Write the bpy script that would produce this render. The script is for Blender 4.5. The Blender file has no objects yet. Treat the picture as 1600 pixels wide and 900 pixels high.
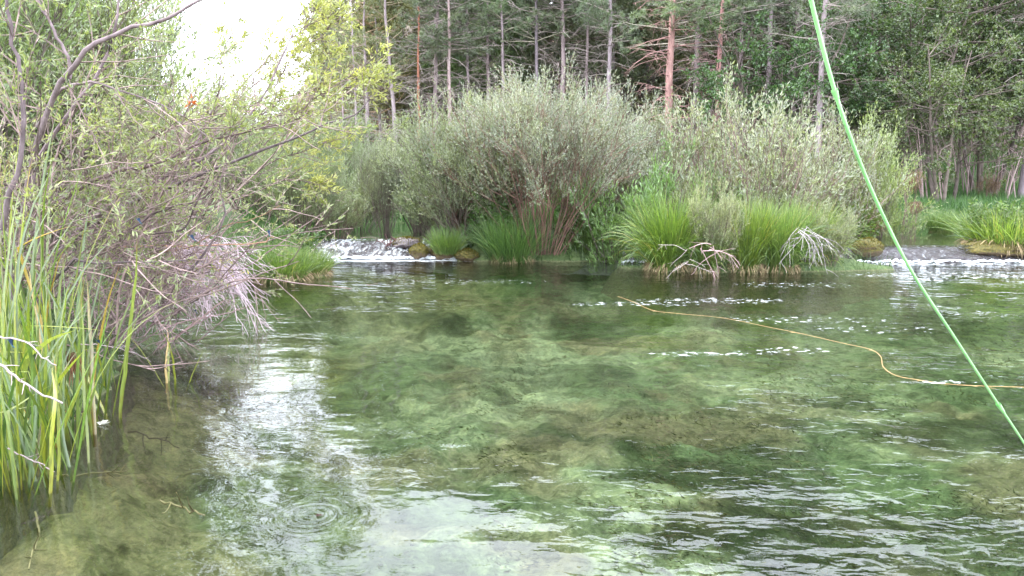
import bpy, math, random
import numpy as np
from math import radians, sin, cos, pi

# ------------------------------------------------------------------ camera
FPX = 1186.0            # focal length in pixels of a 1600 px wide frame
PITCH = radians(8.4)
CAMZ = 1.5
S = bpy.context.scene
COL = S.collection
cam_d = bpy.data.cameras.new('camera')
cam_d.sensor_width = 36.0
cam_d.lens = 36.0 * FPX / 1600.0
cam_d.clip_start = 0.02
cam_d.clip_end = 3000
cam = bpy.data.objects.new('camera', cam_d)
COL.objects.link(cam)
cam.location = (0, 0, CAMZ)
cam.rotation_euler = (radians(90) - PITCH, 0, 0)
S.camera = cam

# ------------------------------------------------------------------ light
SUN_EL, SUN_AZ = radians(52), radians(-62)      # azimuth from +Y towards +X
W = bpy.data.worlds.new('World')
S.world = W
W.use_nodes = True
nt = W.node_tree
nt.nodes.clear()
o_ = nt.nodes.new('ShaderNodeOutputWorld')
bg = nt.nodes.new('ShaderNodeBackground')
sky = nt.nodes.new('ShaderNodeTexSky')
sky.sky_type = 'NISHITA'
sky.sun_disc = False
sky.sun_elevation = SUN_EL
sky.sun_rotation = SUN_AZ
tc = nt.nodes.new('ShaderNodeTexCoord')
mp = nt.nodes.new('ShaderNodeMapping')
mp.inputs['Scale'].default_value = (1.0, 1.0, 2.2)
nz = nt.nodes.new('ShaderNodeTexNoise')
nz.inputs['Scale'].default_value = 2.6
nz.inputs['Detail'].default_value = 6
rp = nt.nodes.new('ShaderNodeValToRGB')
rp.color_ramp.elements[0].position = 0.36
rp.color_ramp.elements[0].color = (0.85, 0.85, 0.85, 1)
rp.color_ramp.elements[1].position = 0.60
rp.color_ramp.elements[1].color = (1, 1, 1, 1)
mx = nt.nodes.new('ShaderNodeMix')
mx.data_type = 'RGBA'
L = nt.links
L.new(tc.outputs['Generated'], mp.inputs[0])
L.new(mp.outputs[0], nz.inputs['Vector'])
L.new(nz.outputs['Fac'], rp.inputs[0])
L.new(rp.outputs[0], mx.inputs[0])
L.new(sky.outputs[0], mx.inputs[6])
mx.inputs[7].default_value = (19.0, 20.3, 22.4, 1)      # bright thin overcast
L.new(mx.outputs[2], bg.inputs[0])
bg.inputs[1].default_value = 0.10
L.new(bg.outputs[0], o_.inputs[0])

sun_d = bpy.data.lights.new('sun', 'SUN')
sun_d.energy = 1.5
sun_d.angle = radians(12)
sun_d.color = (1.0, 0.95, 0.86)
sun = bpy.data.objects.new('sun', sun_d)
COL.objects.link(sun)
sun.rotation_euler = (radians(90) - SUN_EL, 0, -SUN_AZ + pi)
S.view_settings.view_transform = 'Standard'
S.view_settings.look = 'None'
S.view_settings.gamma = 1.0
S.view_settings.exposure = 1.68
cy = S.cycles
cy.max_bounces = 6
cy.diffuse_bounces = 3
cy.glossy_bounces = 3
cy.transmission_bounces = 3
cy.transparent_max_bounces = 8
cy.caustics_reflective = False
cy.caustics_refractive = False
cy.use_denoising = True
cy.sample_clamp_indirect = 8.0

# ------------------------------------------------------------------ helpers
CP, SP = cos(PITCH), sin(PITCH)


def ray(px, py):
    u, v = (px - 800.0) / FPX, (450.0 - py) / FPX
    return np.array([u, CP + v * SP, -SP + v * CP])


def P(px, py, D):
    """world point seen at a photo pixel at depth y = D"""
    r = ray(px, py)
    return np.array([0, 0, CAMZ]) + r * (D / r[1])


def G(px, py, z=0.0):
    """world point where the photo pixel meets the level z"""
    r = ray(px, py)
    return np.array([0, 0, CAMZ]) + r * ((z - CAMZ) / r[2])


def nrm(a):
    return a / np.maximum(np.linalg.norm(a, axis=-1, keepdims=True), 1e-9)


def catmull(pts, n):
    """smooth resampling of a polyline into n points"""
    p = np.asarray(pts, float)
    m = len(p)
    ext = np.vstack([2 * p[0] - p[1], p, 2 * p[-1] - p[-2]])
    t = np.linspace(0, m - 1 - 1e-6, n)
    i = t.astype(int)
    f = (t - i)[:, None]
    a, b, c, d = ext[i], ext[i + 1], ext[i + 2], ext[i + 3]
    return 0.5 * (2 * b + (c - a) * f + (2 * a - 5 * b + 4 * c - d) * f * f + (3 * b - 3 * c + d - a) * f ** 3)


def vnoise(x, y, seed=0, octaves=4):
    """smooth value noise, vectorised, about -1..1"""
    out = np.zeros(np.broadcast(x, y).shape)
    amp, tot = 1.0, 0.0
    for o in range(octaves):
        xi, yi = np.floor(x).astype(np.int64), np.floor(y).astype(np.int64)
        fx, fy = x - xi, y - yi
        fx, fy = fx * fx * (3 - 2 * fx), fy * fy * (3 - 2 * fy)

        def h(a, b):
            n = (a * 374761393 + b * 668265263 + (seed + o) * 974711) & 0x7fffffff
            n = ((n ^ (n >> 13)) * 1274126177) & 0x7fffffff
            return ((n ^ (n >> 16)) & 0xffff) / 32767.5 - 1
        v = (h(xi, yi) * (1 - fx) + h(xi + 1, yi) * fx) * (1 - fy) + (h(xi, yi + 1) * (1 - fx) + h(xi + 1, yi + 1) * fx) * fy
        out += v * amp
        tot += amp
        amp *= 0.5
        x, y = x * 2.03 + 11.3, y * 2.03 + 5.7
    return out / tot


def sstep(a, b, x):
    t = np.clip((x - a) / (b - a), 0, 1)
    return t * t * (3 - 2 * t)


class Buf:
    """collects geometry for ONE mesh object"""

    def __init__(self):
        self.v, self.f, self.n, self.m, self.r = [], [], [], [], []
        self.nv = 0

    def add(self, verts, faces, mat=0, rnd=None):
        verts = np.asarray(verts, float).reshape(-1, 3)
        faces = np.asarray(faces, np.int64)
        k = faces.shape[1]
        self.v.append(verts)
        self.f.append((faces + self.nv).ravel())
        self.n.append(np.full(len(faces), k))
        self.m.append(np.full(len(faces), mat))
        if rnd is None:
            rnd = np.full(len(faces), 0.5)
        self.r.append(np.asarray(rnd, float))
        self.nv += len(verts)

    def tubes(self, arr, r0, r1, sides=3, mat=0, rnd=None, power=1.0):
        arr = np.asarray(arr, float)
        if arr.ndim == 2:
            arr = arr[None]
        N, K, _ = arr.shape
        t = nrm(np.gradient(arr, axis=1))
        ref = np.where(np.abs(t[..., 2:3]) < 0.9, np.array([0, 0, 1.0]), np.array([1.0, 0, 0]))
        a = nrm(np.cross(t, ref))
        b = np.cross(t, a)
        s = np.linspace(0, 1, K)[None, :] ** power
        r = np.broadcast_to(np.asarray(r0, float).reshape(-1, 1), (N, 1)) * (1 - s) + np.broadcast_to(np.asarray(r1, float).reshape(-1, 1), (N, 1)) * s
        an = np.arange(sides) * 2 * pi / sides
        vv = arr[:, :, None] + r[:, :, None, None] * (a[:, :, None] * np.cos(an)[None, None, :, None] + b[:, :, None] * np.sin(an)[None, None, :, None])
        base = (np.arange(N) * K * sides)[:, None, None]
        kk = (np.arange(K - 1) * sides)[None, :, None]
        ss = np.arange(sides)[None, None, :]
        s2 = (np.arange(sides) + 1) % sides
        s2 = s2[None, None, :]
        q = np.stack([base + kk + ss, base + kk + s2, base + kk + sides + s2, base + kk + sides + ss], -1).reshape(-1, 4)
        if rnd is None:
            rnd = random.random() * np.ones(N)
        self.add(vv.reshape(-1, 3), q, mat, np.repeat(np.asarray(rnd) * np.ones(N), (K - 1) * sides))

    def leaves(self, pos, d, length, width, rs, mat=0, rnd=None, fold=0.25, flat=0.0):
        """two-triangle folded leaves"""
        N = len(pos)
        if N == 0:
            return
        d = nrm(d)
        up = rs.normal(size=(N, 3))
        up[:, 2] += flat
        side = nrm(np.cross(d, up))
        nn = np.cross(side, d)
        length = np.broadcast_to(length, (N,))[:, None]
        width = np.broadcast_to(width, (N,))[:, None]
        mid = pos + d * length * 0.45
        a = mid + side * width * 0.5 + nn * width * fold
        b = mid - side * width * 0.5 + nn * width * fold
        tip = pos + d * length
        vv = np.stack([pos, a, tip, b], 1)
        i = np.arange(N)[:, None] * 4
        fc = np.concatenate([i + [[0, 1, 2]], i + [[0, 2, 3]]], 1).reshape(-1, 3)
        if rnd is None:
            rnd = rs.rand(N)
        self.add(vv, fc, mat, np.repeat(rnd, 2))

    def needles(self, pos, d, length, width, rs, mat=0, rnd=None):
        N = len(pos)
        d = nrm(d)
        side = nrm(np.cross(d, rs.normal(size=(N, 3))))
        length = np.broadcast_to(length, (N,))[:, None]
        width = np.broadcast_to(width, (N,))[:, None]
        vv = np.stack([pos - side * width * 0.5, pos + side * width * 0.5, pos + d * length], 1)
        fc = np.arange(N * 3).reshape(-1, 3)
        self.add(vv, fc, mat, rnd if rnd is not None else rs.rand(N))

    def strips(self, arr, w, rs, mat=0, rnd=None, fold=0.0, face=None):
        """tapering grass blades following polylines (N,K,3)"""
        N, K, _ = arr.shape
        t = nrm(np.gradient(arr, axis=1))
        sd = rs.normal(size=(N, 1, 3)) if face is None else np.broadcast_to(face, (N, 1, 3))
        side = nrm(np.cross(t, np.broadcast_to(sd, t.shape)))
        s = np.linspace(0, 1, K)[None, :, None]
        ww = np.broadcast_to(w, (N,))[:, None, None] * (1 - s ** 2.2) * 0.5 * (0.55 + 0.45 * np.minimum(s * 4, 1))
        l, r = arr - side * ww, arr + side * ww
        vv = np.stack([l, r], 2).reshape(N, K * 2, 3)
        i = (np.arange(N) * K * 2)[:, None, None]
        k = (np.arange(K - 1) * 2)[None, :, None]
        q = (i + k + np.array([[[0, 1, 3, 2]]])).reshape(-1, 4)
        if rnd is None:
            rnd = rs.rand(N)
        self.add(vv.reshape(-1, 3), q, mat, np.repeat(rnd, K - 1))

    def mesh(self, name, mats, smooth=False):
        v = np.concatenate(self.v)
        f = np.concatenate(self.f)
        n = np.concatenate(self.n)
        m = np.concatenate(self.m)
        r = np.concatenate(self.r)
        me = bpy.data.meshes.new(name)
        me.vertices.add(len(v))
        me.vertices.foreach_set('co', v.astype(np.float32).ravel())
        me.loops.add(len(f))
        me.loops.foreach_set('vertex_index', f.astype(np.int32))
        me.polygons.add(len(n))
        st = np.concatenate([[0], np.cumsum(n)[:-1]]).astype(np.int32)
        me.polygons.foreach_set('loop_start', st)
        me.polygons.foreach_set('loop_total', n.astype(np.int32))
        me.polygons.foreach_set('material_index', m.astype(np.int32))
        at = me.attributes.new('rnd', 'FLOAT', 'FACE')
        at.data.foreach_set('value', r.astype(np.float32))
        for mt in (mats if isinstance(mats, (list, tuple)) else [mats]):
            me.materials.append(mt)
        me.update(calc_edges=True)
        me.polygons.foreach_set('use_smooth', [smooth] * len(n))
        return me

    def obj(self, name, mats, parent=None, smooth=False, color=None):
        return link(name, self.mesh(name, mats, smooth), parent, color)


def link(name, me, parent=None, color=None):
    o = bpy.data.objects.new(name, me)
    COL.objects.link(o)
    if parent is not None:
        o.parent = parent
    if color is not None:
        o.color = tuple(color) + (1,)
    return o


def tag(o, label=None, cat=None, group=None, kind=None):
    if label:
        o['label'] = label
    if cat:
        o['category'] = cat
    if group:
        o['group'] = group
    if kind:
        o['kind'] = kind
    return o


def thing(name, loc, label, cat, group=None, rz=0.0, sc=1.0):
    o = bpy.data.objects.new(name, None)
    COL.objects.link(o)
    o.empty_display_size = 0.2
    o.location = tuple(loc)
    o.rotation_euler = (0, 0, rz)
    o.scale = (sc, sc, sc) if np.isscalar(sc) else sc
    return tag(o, label, cat, group)


# ------------------------------------------------------------------ materials
def new_mat(name):
    m = bpy.data.materials.new(name)
    m.use_nodes = True
    m.node_tree.nodes.clear()
    return m, m.node_tree.nodes, m.node_tree.links


def ramp(n, stops, interp='LINEAR'):
    r = n.new('ShaderNodeValToRGB')
    e = r.color_ramp.elements
    r.color_ramp.interpolation = interp
    while len(e) < len(stops):
        e.new(0.5)
    for i, (p, c) in enumerate(stops):
        e[i].position = p
        e[i].color = tuple(c) + (1,) if len(c) == 3 else c
    return r


def mixc(n, l, a, b, fac, mode='MIX'):
    x = n.new('ShaderNodeMix')
    x.data_type = 'RGBA'
    x.blend_type = mode
    for sock, v in ((x.inputs[0], fac), (x.inputs[6], a), (x.inputs[7], b)):
        if hasattr(v, 'is_output'):
            l.new(v, sock)
        else:
            sock.default_value = v if not isinstance(v, tuple) or len(v) == 4 else v + (1,)
    return x.outputs[2]


def math_(n, l, op, a, b=None, c=None):
    x = n.new('ShaderNodeMath')
    x.operation = op
    for i, v in enumerate((a, b, c)):
        if v is None:
            continue
        if hasattr(v, 'is_output'):
            l.new(v, x.inputs[i])
        else:
            x.inputs[i].default_value = v
    return x.outputs[0]


def noise(n, l, scale, detail=3, vec=None, rough=0.5, dist=0.0):
    x = n.new('ShaderNodeTexNoise')
    x.inputs['Scale'].default_value = scale
    x.inputs['Detail'].default_value = detail
    x.inputs['Roughness'].default_value = rough
    x.inputs['Distortion'].default_value = dist
    if vec is not None:
        l.new(vec, x.inputs['Vector'])
    return x.outputs['Fac']


def leaf_material(name, dark, light, transl=0.4, gloss=0.06, brown=None):
    """leaf: per-leaf tint between two pigments, times the plant's own colour"""
    m, n, l = new_mat(name)
    at = n.new('ShaderNodeAttribute')
    at.attribute_name = 'rnd'
    stops = [(0.0, dark), (0.85, light)]
    if brown:
        stops += [(0.93, light), (0.96, brown)]
    rp = ramp(n, stops)
    l.new(at.outputs['Fac'], rp.inputs[0])
    oi = n.new('ShaderNodeObjectInfo')
    c = mixc(n, l, rp.outputs[0], oi.outputs['Color'], 1.0, 'MULTIPLY')
    g = n.new('ShaderNodeNewGeometry')
    ns = noise(n, l, 1.3, 2, g.outputs['Position'])
    r2 = ramp(n, [(0.3, (0.72, 0.78, 0.7)), (0.7, (1.2, 1.15, 1.1))])
    l.new(ns, r2.inputs[0])
    c = mixc(n, l, c, r2.outputs[0], 1.0, 'MULTIPLY')
    d = n.new('ShaderNodeBsdfDiffuse')
    t = n.new('ShaderNodeBsdfTranslucent')
    l.new(c, d.inputs[0])
    tcol = mixc(n, l, c, (1.15, 1.25, 0.6), 1.0, 'MULTIPLY')
    l.new(tcol, t.inputs[0])
    mxs = n.new('ShaderNodeMixShader')
    mxs.inputs[0].default_value = transl
    l.new(d.outputs[0], mxs.inputs[1])
    l.new(t.outputs[0], mxs.inputs[2])
    gl = n.new('ShaderNodeBsdfGlossy')
    gl.inputs['Roughness'].default_value = 0.45
    gl.inputs[0].default_value = (1, 1, 1, 1)
    m2 = n.new('ShaderNodeMixShader')
    m2.inputs[0].default_value = gloss
    l.new(mxs.outputs[0], m2.inputs[1])
    l.new(gl.outputs[0], m2.inputs[2])
    out = n.new('ShaderNodeOutputMaterial')
    l.new(m2.outputs[0], out.inputs[0])
    return m


def reed_material(name):
    m = leaf_material(name, (0.07, 0.115, 0.02), (0.255, 0.285, 0.065), 0.42, 0.08)
    n, l = m.node_tree.nodes, m.node_tree.links
    tcx = n.new('ShaderNodeTexCoord')
    mpx = n.new('ShaderNodeMapping')
    mpx.inputs['Scale'].default_value = (160, 160, 2.5)
    l.new(tcx.outputs['Object'], mpx.inputs[0])
    f = noise(n, l, 1.0, 2, mpx.outputs[0])
    rv = ramp(n, [(0.3, (0.62, 0.66, 0.6)), (0.7, (1.3, 1.3, 1.25))])
    l.new(f, rv.inputs[0])
    sx = n.new('ShaderNodeSeparateXYZ')
    l.new(tcx.outputs['Object'], sx.inputs[0])
    g2 = noise(n, l, 9.0, 3, tcx.outputs['Object'])
    k = math_(n, l, 'ADD', sx.outputs[2], math_(n, l, 'MULTIPLY', math_(n, l, 'SUBTRACT', g2, 0.5), 0.6))
    rt = ramp(n, [(0.0, (0.8, 0.55, 0.45)), (0.14, (1, 1, 1)), (0.84, (1, 1, 1)), (0.97, (1.3, 0.72, 0.55))])
    l.new(k, rt.inputs[0])
    for nd in list(n):
        if nd.type in ('BSDF_DIFFUSE', 'BSDF_TRANSLUCENT'):
            src = nd.inputs[0].links[0].from_socket
            c = mixc(n, l, src, rv.outputs[0], 1.0, 'MULTIPLY')
            c = mixc(n, l, c, rt.outputs[0], 1.0, 'MULTIPLY')
            l.new(c, nd.inputs[0])
    return m


def bark_material(name, a, b, scale=6, stretch=0.25, objcol=False, bump=0.02):
    m, n, l = new_mat(name)
    g = n.new('ShaderNodeTexCoord')
    mpn = n.new('ShaderNodeMapping')
    mpn.inputs['Scale'].default_value = (1, 1, stretch)
    l.new(g.outputs['Object'], mpn.inputs[0])
    f = noise(n, l, scale, 5, mpn.outputs[0], 0.65)
    rp = ramp(n, [(0.3, a), (0.7, b)])
    l.new(f, rp.inputs[0])
    at = n.new('ShaderNodeAttribute')
    at.attribute_name = 'rnd'
    r2 = ramp(n, [(0, (0.6, 0.6, 0.6)), (1, (1.4, 1.4, 1.4))])
    l.new(at.outputs['Fac'], r2.inputs[0])
    c = mixc(n, l, rp.outputs[0], r2.outputs[0], 1.0, 'MULTIPLY')
    if objcol:
        oi = n.new('ShaderNodeObjectInfo')
        c = mixc(n, l, c, oi.outputs['Color'], 1.0, 'MULTIPLY')
    p = n.new('ShaderNodeBsdfPrincipled')
    p.inputs['Roughness'].default_value = 0.85
    l.new(c, p.inputs['Base Color'])
    if bump:
        bn = n.new('ShaderNodeBump')
        bn.inputs['Distance'].default_value = bump
        bn.inputs['Strength'].default_value = 0.8
        l.new(f, bn.inputs['Height'])
        l.new(bn.outputs[0], p.inputs['Normal'])
    out = n.new('ShaderNodeOutputMaterial')
    l.new(p.outputs[0], out.inputs[0])
    return m


M = {}
M['willow'] = leaf_material('silver_willow_leaf', (0.085, 0.105, 0.06), (0.30, 0.32, 0.235), 0.38, 0.10)
M['willow_near'] = leaf_material('willow_leaf', (0.115, 0.14, 0.06), (0.33, 0.34, 0.17), 0.45, 0.08)
M['yellow'] = leaf_material('yellow_willow_leaf', (0.20, 0.22, 0.07), (0.42, 0.41, 0.16), 0.5, 0.06)
M['needle'] = leaf_material('pine_needle', (0.07, 0.095, 0.055), (0.20, 0.235, 0.15), 0.28, 0.08)
M['broad'] = leaf_material('broad_leaf', (0.035, 0.065, 0.025), (0.125, 0.175, 0.07), 0.4, 0.08)
M['herb'] = leaf_material('herb_leaf', (0.05, 0.09, 0.03), (0.14, 0.21, 0.07), 0.4, 0.05)
M['sedge'] = leaf_material('sedge_blade', (0.045, 0.09, 0.022), (0.22, 0.28, 0.09), 0.4, 0.08, (0.36, 0.29, 0.15))
M['reed'] = reed_material('reed_leaf')
M['grass'] = leaf_material('meadow_grass', (0.03, 0.065, 0.022), (0.10, 0.155, 0.055), 0.35, 0.04)
M['dryleaf'] = leaf_material('dry_leaf', (0.35, 0.10, 0.03), (0.62, 0.16, 0.05), 0.4, 0.03)
M['pinebark'] = bark_material('grey_pine_bark', (0.11, 0.09, 0.085), (0.30, 0.26, 0.245), 5, 0.2, True, 0.03)
M['deadtwig'] = bark_material('dead_twig', (0.18, 0.14, 0.13), (0.36, 0.30, 0.28), 3, 1, True, 0)
M['stem'] = bark_material('willow_stem', (0.08, 0.06, 0.05), (0.21, 0.165, 0.145), 4, 1, True, 0)
M['limb'] = bark_material('willow_limb_bark', (0.075, 0.055, 0.055), (0.23, 0.185, 0.185), 14, 0.6, True, 0.004)
M['bleached'] = bark_material('bleached_twig', (0.34, 0.29, 0.30), (0.60, 0.53, 0.56), 8, 1, True, 0)
M['straw'] = bark_material('dry_straw', (0.20, 0.14, 0.075), (0.38, 0.29, 0.17), 12, 1, True, 0)


def ground_material():
    m, n, l = new_mat('forest_floor')
    g = n.new('ShaderNodeNewGeometry')
    f1 = noise(n, l, 0.5, 4, g.outputs['Position'])
    f2 = noise(n, l, 14, 5, g.outputs['Position'], 0.7)
    litter = ramp(n, [(0.3, (0.055, 0.04, 0.03)), (0.7, (0.17, 0.125, 0.095))])
    green = ramp(n, [(0.3, (0.035, 0.07, 0.02)), (0.7, (0.12, 0.17, 0.055))])
    l.new(f2, litter.inputs[0])
    l.new(f2, green.inputs[0])
    sx = n.new('ShaderNodeSeparateXYZ')
    l.new(g.outputs['Position'], sx.inputs[0])
    far = n.new('ShaderNodeMapRange')
    far.inputs['From Min'].default_value = 24
    far.inputs['From Max'].default_value = 29
    l.new(sx.outputs[1], far.inputs['Value'])
    k = math_(n, l, 'ADD', far.outputs[0], math_(n, l, 'MULTIPLY', math_(n, l, 'SUBTRACT', f1, 0.5), 1.2))
    k.node.use_clamp = True
    c = mixc(n, l, green.outputs[0], litter.outputs[0], k)
    wet = n.new('ShaderNodeMapRange')
    wet.inputs['From Min'].default_value = 0.03
    wet.inputs['From Max'].default_value = -0.03
    l.new(sx.outputs[2], wet.inputs['Value'])
    silt = ramp(n, [(0.3, (0.10, 0.085, 0.05)), (0.7, (0.24, 0.19, 0.12))])
    l.new(f2, silt.inputs[0])
    c = mixc(n, l, c, silt.outputs[0], wet.outputs[0])
    p = n.new('ShaderNodeBsdfPrincipled')
    p.inputs['Roughness'].default_value = 0.95
    l.new(c, p.inputs['Base Color'])
    b = n.new('ShaderNodeBump')
    b.inputs['Distance'].default_value = 0.05
    l.new(f2, b.inputs['Height'])
    l.new(b.outputs[0], p.inputs['Normal'])
    out = n.new('ShaderNodeOutputMaterial')
    l.new(p.outputs[0], out.inputs[0])
    return m


def bed_material():
    m, n, l = new_mat('riverbed_marl')
    g = n.new('ShaderNodeNewGeometry')
    at = n.new('ShaderNodeAttribute')
    at.attribute_name = 'bed'
    wv = n.new('ShaderNodeTexNoise')
    wv.inputs['Scale'].default_value = 3.0
    wv.inputs['Detail'].default_value = 3
    l.new(g.outputs['Position'], wv.inputs['Vector'])
    vm = n.new('ShaderNodeVectorMath')
    vm.operation = 'MULTIPLY_ADD'
    l.new(wv.outputs['Color'], vm.inputs[0])
    vm.inputs[1].default_value = (0.16, 0.16, 0.16)
    l.new(g.outputs['Position'], vm.inputs[2])
    f1 = noise(n, l, 6.0, 7, vm.outputs[0], 0.72, 0.2)
    f2 = noise(n, l, 32.0, 5, vm.outputs[0], 0.75)
    r1 = ramp(n, [(0.30, (0.42, 0.45, 0.40)), (0.50, (0.95, 0.97, 0.93)), (0.70, (1.5, 1.45, 1.3))])
    l.new(f1, r1.inputs[0])
    r2 = ramp(n, [(0.3, (0.66, 0.7, 0.62)), (0.7, (1.3, 1.26, 1.2))])
    l.new(f2, r2.inputs[0])
    c = mixc(n, l, at.outputs['Color'], r1.outputs[0], 1.0, 'MULTIPLY')
    c = mixc(n, l, c, r2.outputs[0], 1.0, 'MULTIPLY')
    f3 = noise(n, l, 2.4, 8, vm.outputs[0], 0.74)      # clumps of weed with ragged edges
    r3 = ramp(n, [(0.50, (1.12, 1.1, 1.08)), (0.535, (0.50, 0.52, 0.46)), (0.60, (0.38, 0.40, 0.34))])
    l.new(f3, r3.inputs[0])
    c = mixc(n, l, c, r3.outputs[0], 0.6, 'MULTIPLY')
    p = n.new('ShaderNodeBsdfDiffuse')
    l.new(c, p.inputs[0])
    b = n.new('ShaderNodeBump')
    b.inputs['Distance'].default_value = 0.06
    l.new(f1, b.inputs['Height'])
    l.new(b.outputs[0], p.inputs['Normal'])
    out = n.new('ShaderNodeOutputMaterial')
    l.new(p.outputs[0], out.inputs[0])
    return m


RING = G(488, 806)          # where the ripple rings spread on the pool


def water_material(name, upper=False):
    m, n, l = new_mat(name)
    g = n.new('ShaderNodeNewGeometry')
    pos = g.outputs['Position']
    rot = n.new('ShaderNodeMapping')
    rot.inputs['Rotation'].default_value = (0, 0, radians(24))
    rot.inputs['Scale'].default_value = (0.72, 1.2, 1)
    l.new(pos, rot.inputs[0])
    v = rot.outputs[0]
    w1 = noise(n, l, 2.3, 2, v, 0.45, 0.3)
    w2 = noise(n, l, 8.5, 2, v, 0.5, 0.5)
    w3 = noise(n, l, 24.0, 2, v, 0.5, 0.4)
    # how rough the surface is from place to place (current and eddies)
    at = n.new('ShaderNodeAttribute')
    at.attribute_name = 'chop'
    pat = noise(n, l, 0.9, 3, v, 0.6)
    pr = n.new('ShaderNodeMapRange')
    pr.inputs['From Min'].default_value = 0.42
    pr.inputs['From Max'].default_value = 0.66
    pr.inputs['To Min'].default_value = 0.55
    pr.inputs['To Max'].default_value = 2.0
    l.new(pat, pr.inputs['Value'])
    chop = math_(n, l, 'MULTIPLY', at.outputs['Fac'], pr.outputs[0])
    h = math_(n, l, 'MULTIPLY', w2, 0.0082)
    h = math_(n, l, 'MULTIPLY_ADD', w3, 0.0012, h)
    h = math_(n, l, 'MULTIPLY', h, chop)
    sw = math_(n, l, 'MULTIPLY_ADD', chop, 0.0025, 0.0105)
    h = math_(n, l, 'MULTIPLY_ADD', w1, sw, h)
    # ripple rings of a struggling insect
    if not upper:
        vs = n.new('ShaderNodeVectorMath')
        vs.operation = 'DISTANCE'
        l.new(pos, vs.inputs[0])
        vs.inputs[1].default_value = tuple(RING)
        d = vs.outputs['Value']
        s = math_(n, l, 'SINE', math_(n, l, 'MULTIPLY', d, 150.0))
        fall = math_(n, l, 'POWER', 2.718, math_(n, l, 'MULTIPLY', d, -13.0))
        h = math_(n, l, 'ADD', h, math_(n, l, 'MULTIPLY', math_(n, l, 'MULTIPLY', s, fall), 0.0016))
    b = n.new('ShaderNodeBump')
    b.inputs['Distance'].default_value = 1.0
    b.inputs['Strength'].default_value = 1.0
    l.new(h, b.inputs['Height'])
    fr = n.new('ShaderNodeFresnel')
    fr.inputs['IOR'].default_value = 1.40
    l.new(b.outputs[0], fr.inputs['Normal'])
    gl = n.new('ShaderNodeBsdfGlossy')
    gl.inputs['Roughness'].default_value = 0.015
    gl.inputs[0].default_value = (1, 1, 1, 1)
    l.new(b.outputs[0], gl.inputs['Normal'])
    tr = n.new('ShaderNodeBsdfTransparent')
    tr.inputs[0].default_value = (0.84, 0.93, 0.87, 1)
    mxs = n.new('ShaderNodeMixShader')
    l.new(fr.outputs[0], mxs.inputs[0])
    l.new(tr.outputs[0], mxs.inputs[1])
    l.new(gl.outputs[0], mxs.inputs[2])
    # froth drifting off the falls and riffles, plus glitter reflections painted white
    fa = n.new('ShaderNodeAttribute')
    fa.attribute_name = 'froth_glints'
    fs = n.new('ShaderNodeMapping')
    fs.inputs['Scale'].default_value = (0.7, 1.6, 1)
    l.new(pos, fs.inputs[0])
    fn = noise(n, l, 13.0, 5, fs.outputs[0], 0.72)
    k = math_(n, l, 'ADD', fn, math_(n, l, 'MULTIPLY', math_(n, l, 'SUBTRACT', fa.outputs['Fac'], 1.0), 0.42))
    kr = n.new('ShaderNodeMapRange')
    kr.inputs['From Min'].default_value = 0.47
    kr.inputs['From Max'].default_value = 0.53
    l.new(k, kr.inputs['Value'])
    df = n.new('ShaderNodeBsdfDiffuse')
    df.inputs[0].default_value = (0.82, 0.85, 0.88, 1)
    m3 = n.new('ShaderNodeMixShader')
    l.new(kr.outputs[0], m3.inputs[0])
    l.new(mxs.outputs[0], m3.inputs[1])
    l.new(df.outputs[0], m3.inputs[2])
    out = n.new('ShaderNodeOutputMaterial')
    l.new(m3.outputs[0], out.inputs[0])
    return m


def rock_material(name, a, b, moss=None, wet=0.5):
    m, n, l = new_mat(name)
    g = n.new('ShaderNodeNewGeometry')
    f = noise(n, l, 9, 6, g.outputs['Position'], 0.7)
    rp = ramp(n, [(0.3, a), (0.7, b)])
    l.new(f, rp.inputs[0])
    c = rp.outputs[0]
    if moss:
        f2 = noise(n, l, 30, 4, g.outputs['Position'], 0.7)
        r2 = ramp(n, [(0.35, moss[0]), (0.65, moss[1])])
        l.new(f2, r2.inputs[0])
        sx = n.new('ShaderNodeSeparateXYZ')
        l.new(g.outputs['Normal'], sx.inputs[0])
        kk = n.new('ShaderNodeMapRange')
        kk.inputs['From Min'].default_value = -0.25
        kk.inputs['From Max'].default_value = 0.25
        l.new(math_(n, l, 'ADD', sx.outputs[2], math_(n, l, 'MULTIPLY', math_(n, l, 'SUBTRACT', f, 0.5), 1.3)), kk.inputs['Value'])
        c = mixc(n, l, c, r2.outputs[0], kk.outputs[0])
    p = n.new('ShaderNodeBsdfPrincipled')
    p.inputs['Roughness'].default_value = 1 - wet
    l.new(c, p.inputs['Base Color'])
    b2 = n.new('ShaderNodeBump')
    b2.inputs['Distance'].default_value = 0.03
    l.new(f, b2.inputs['Height'])
    l.new(b2.outputs[0], p.inputs['Normal'])
    out = n.new('ShaderNodeOutputMaterial')
    l.new(p.outputs[0], out.inputs[0])
    return m


def plain(name, col, rough=0.5, coat=0.0, metal=0.0):
    m, n, l = new_mat(name)
    p = n.new('ShaderNodeBsdfPrincipled')
    g = n.new('ShaderNodeTexCoord')
    f = noise(n, l, 40, 3, g.outputs['Object'])
    r = ramp(n, [(0.3, tuple(x * 0.85 for x in col)), (0.7, tuple(min(1, x * 1.12) for x in col))])
    l.new(f, r.inputs[0])
    l.new(r.outputs[0], p.inputs['Base Color'])
    p.inputs['Roughness'].default_value = rough
    p.inputs['Coat Weight'].default_value = coat
    p.inputs['Metallic'].default_value = metal
    out = n.new('ShaderNodeOutputMaterial')
    l.new(p.outputs[0], out.inputs[0])
    return m


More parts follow.
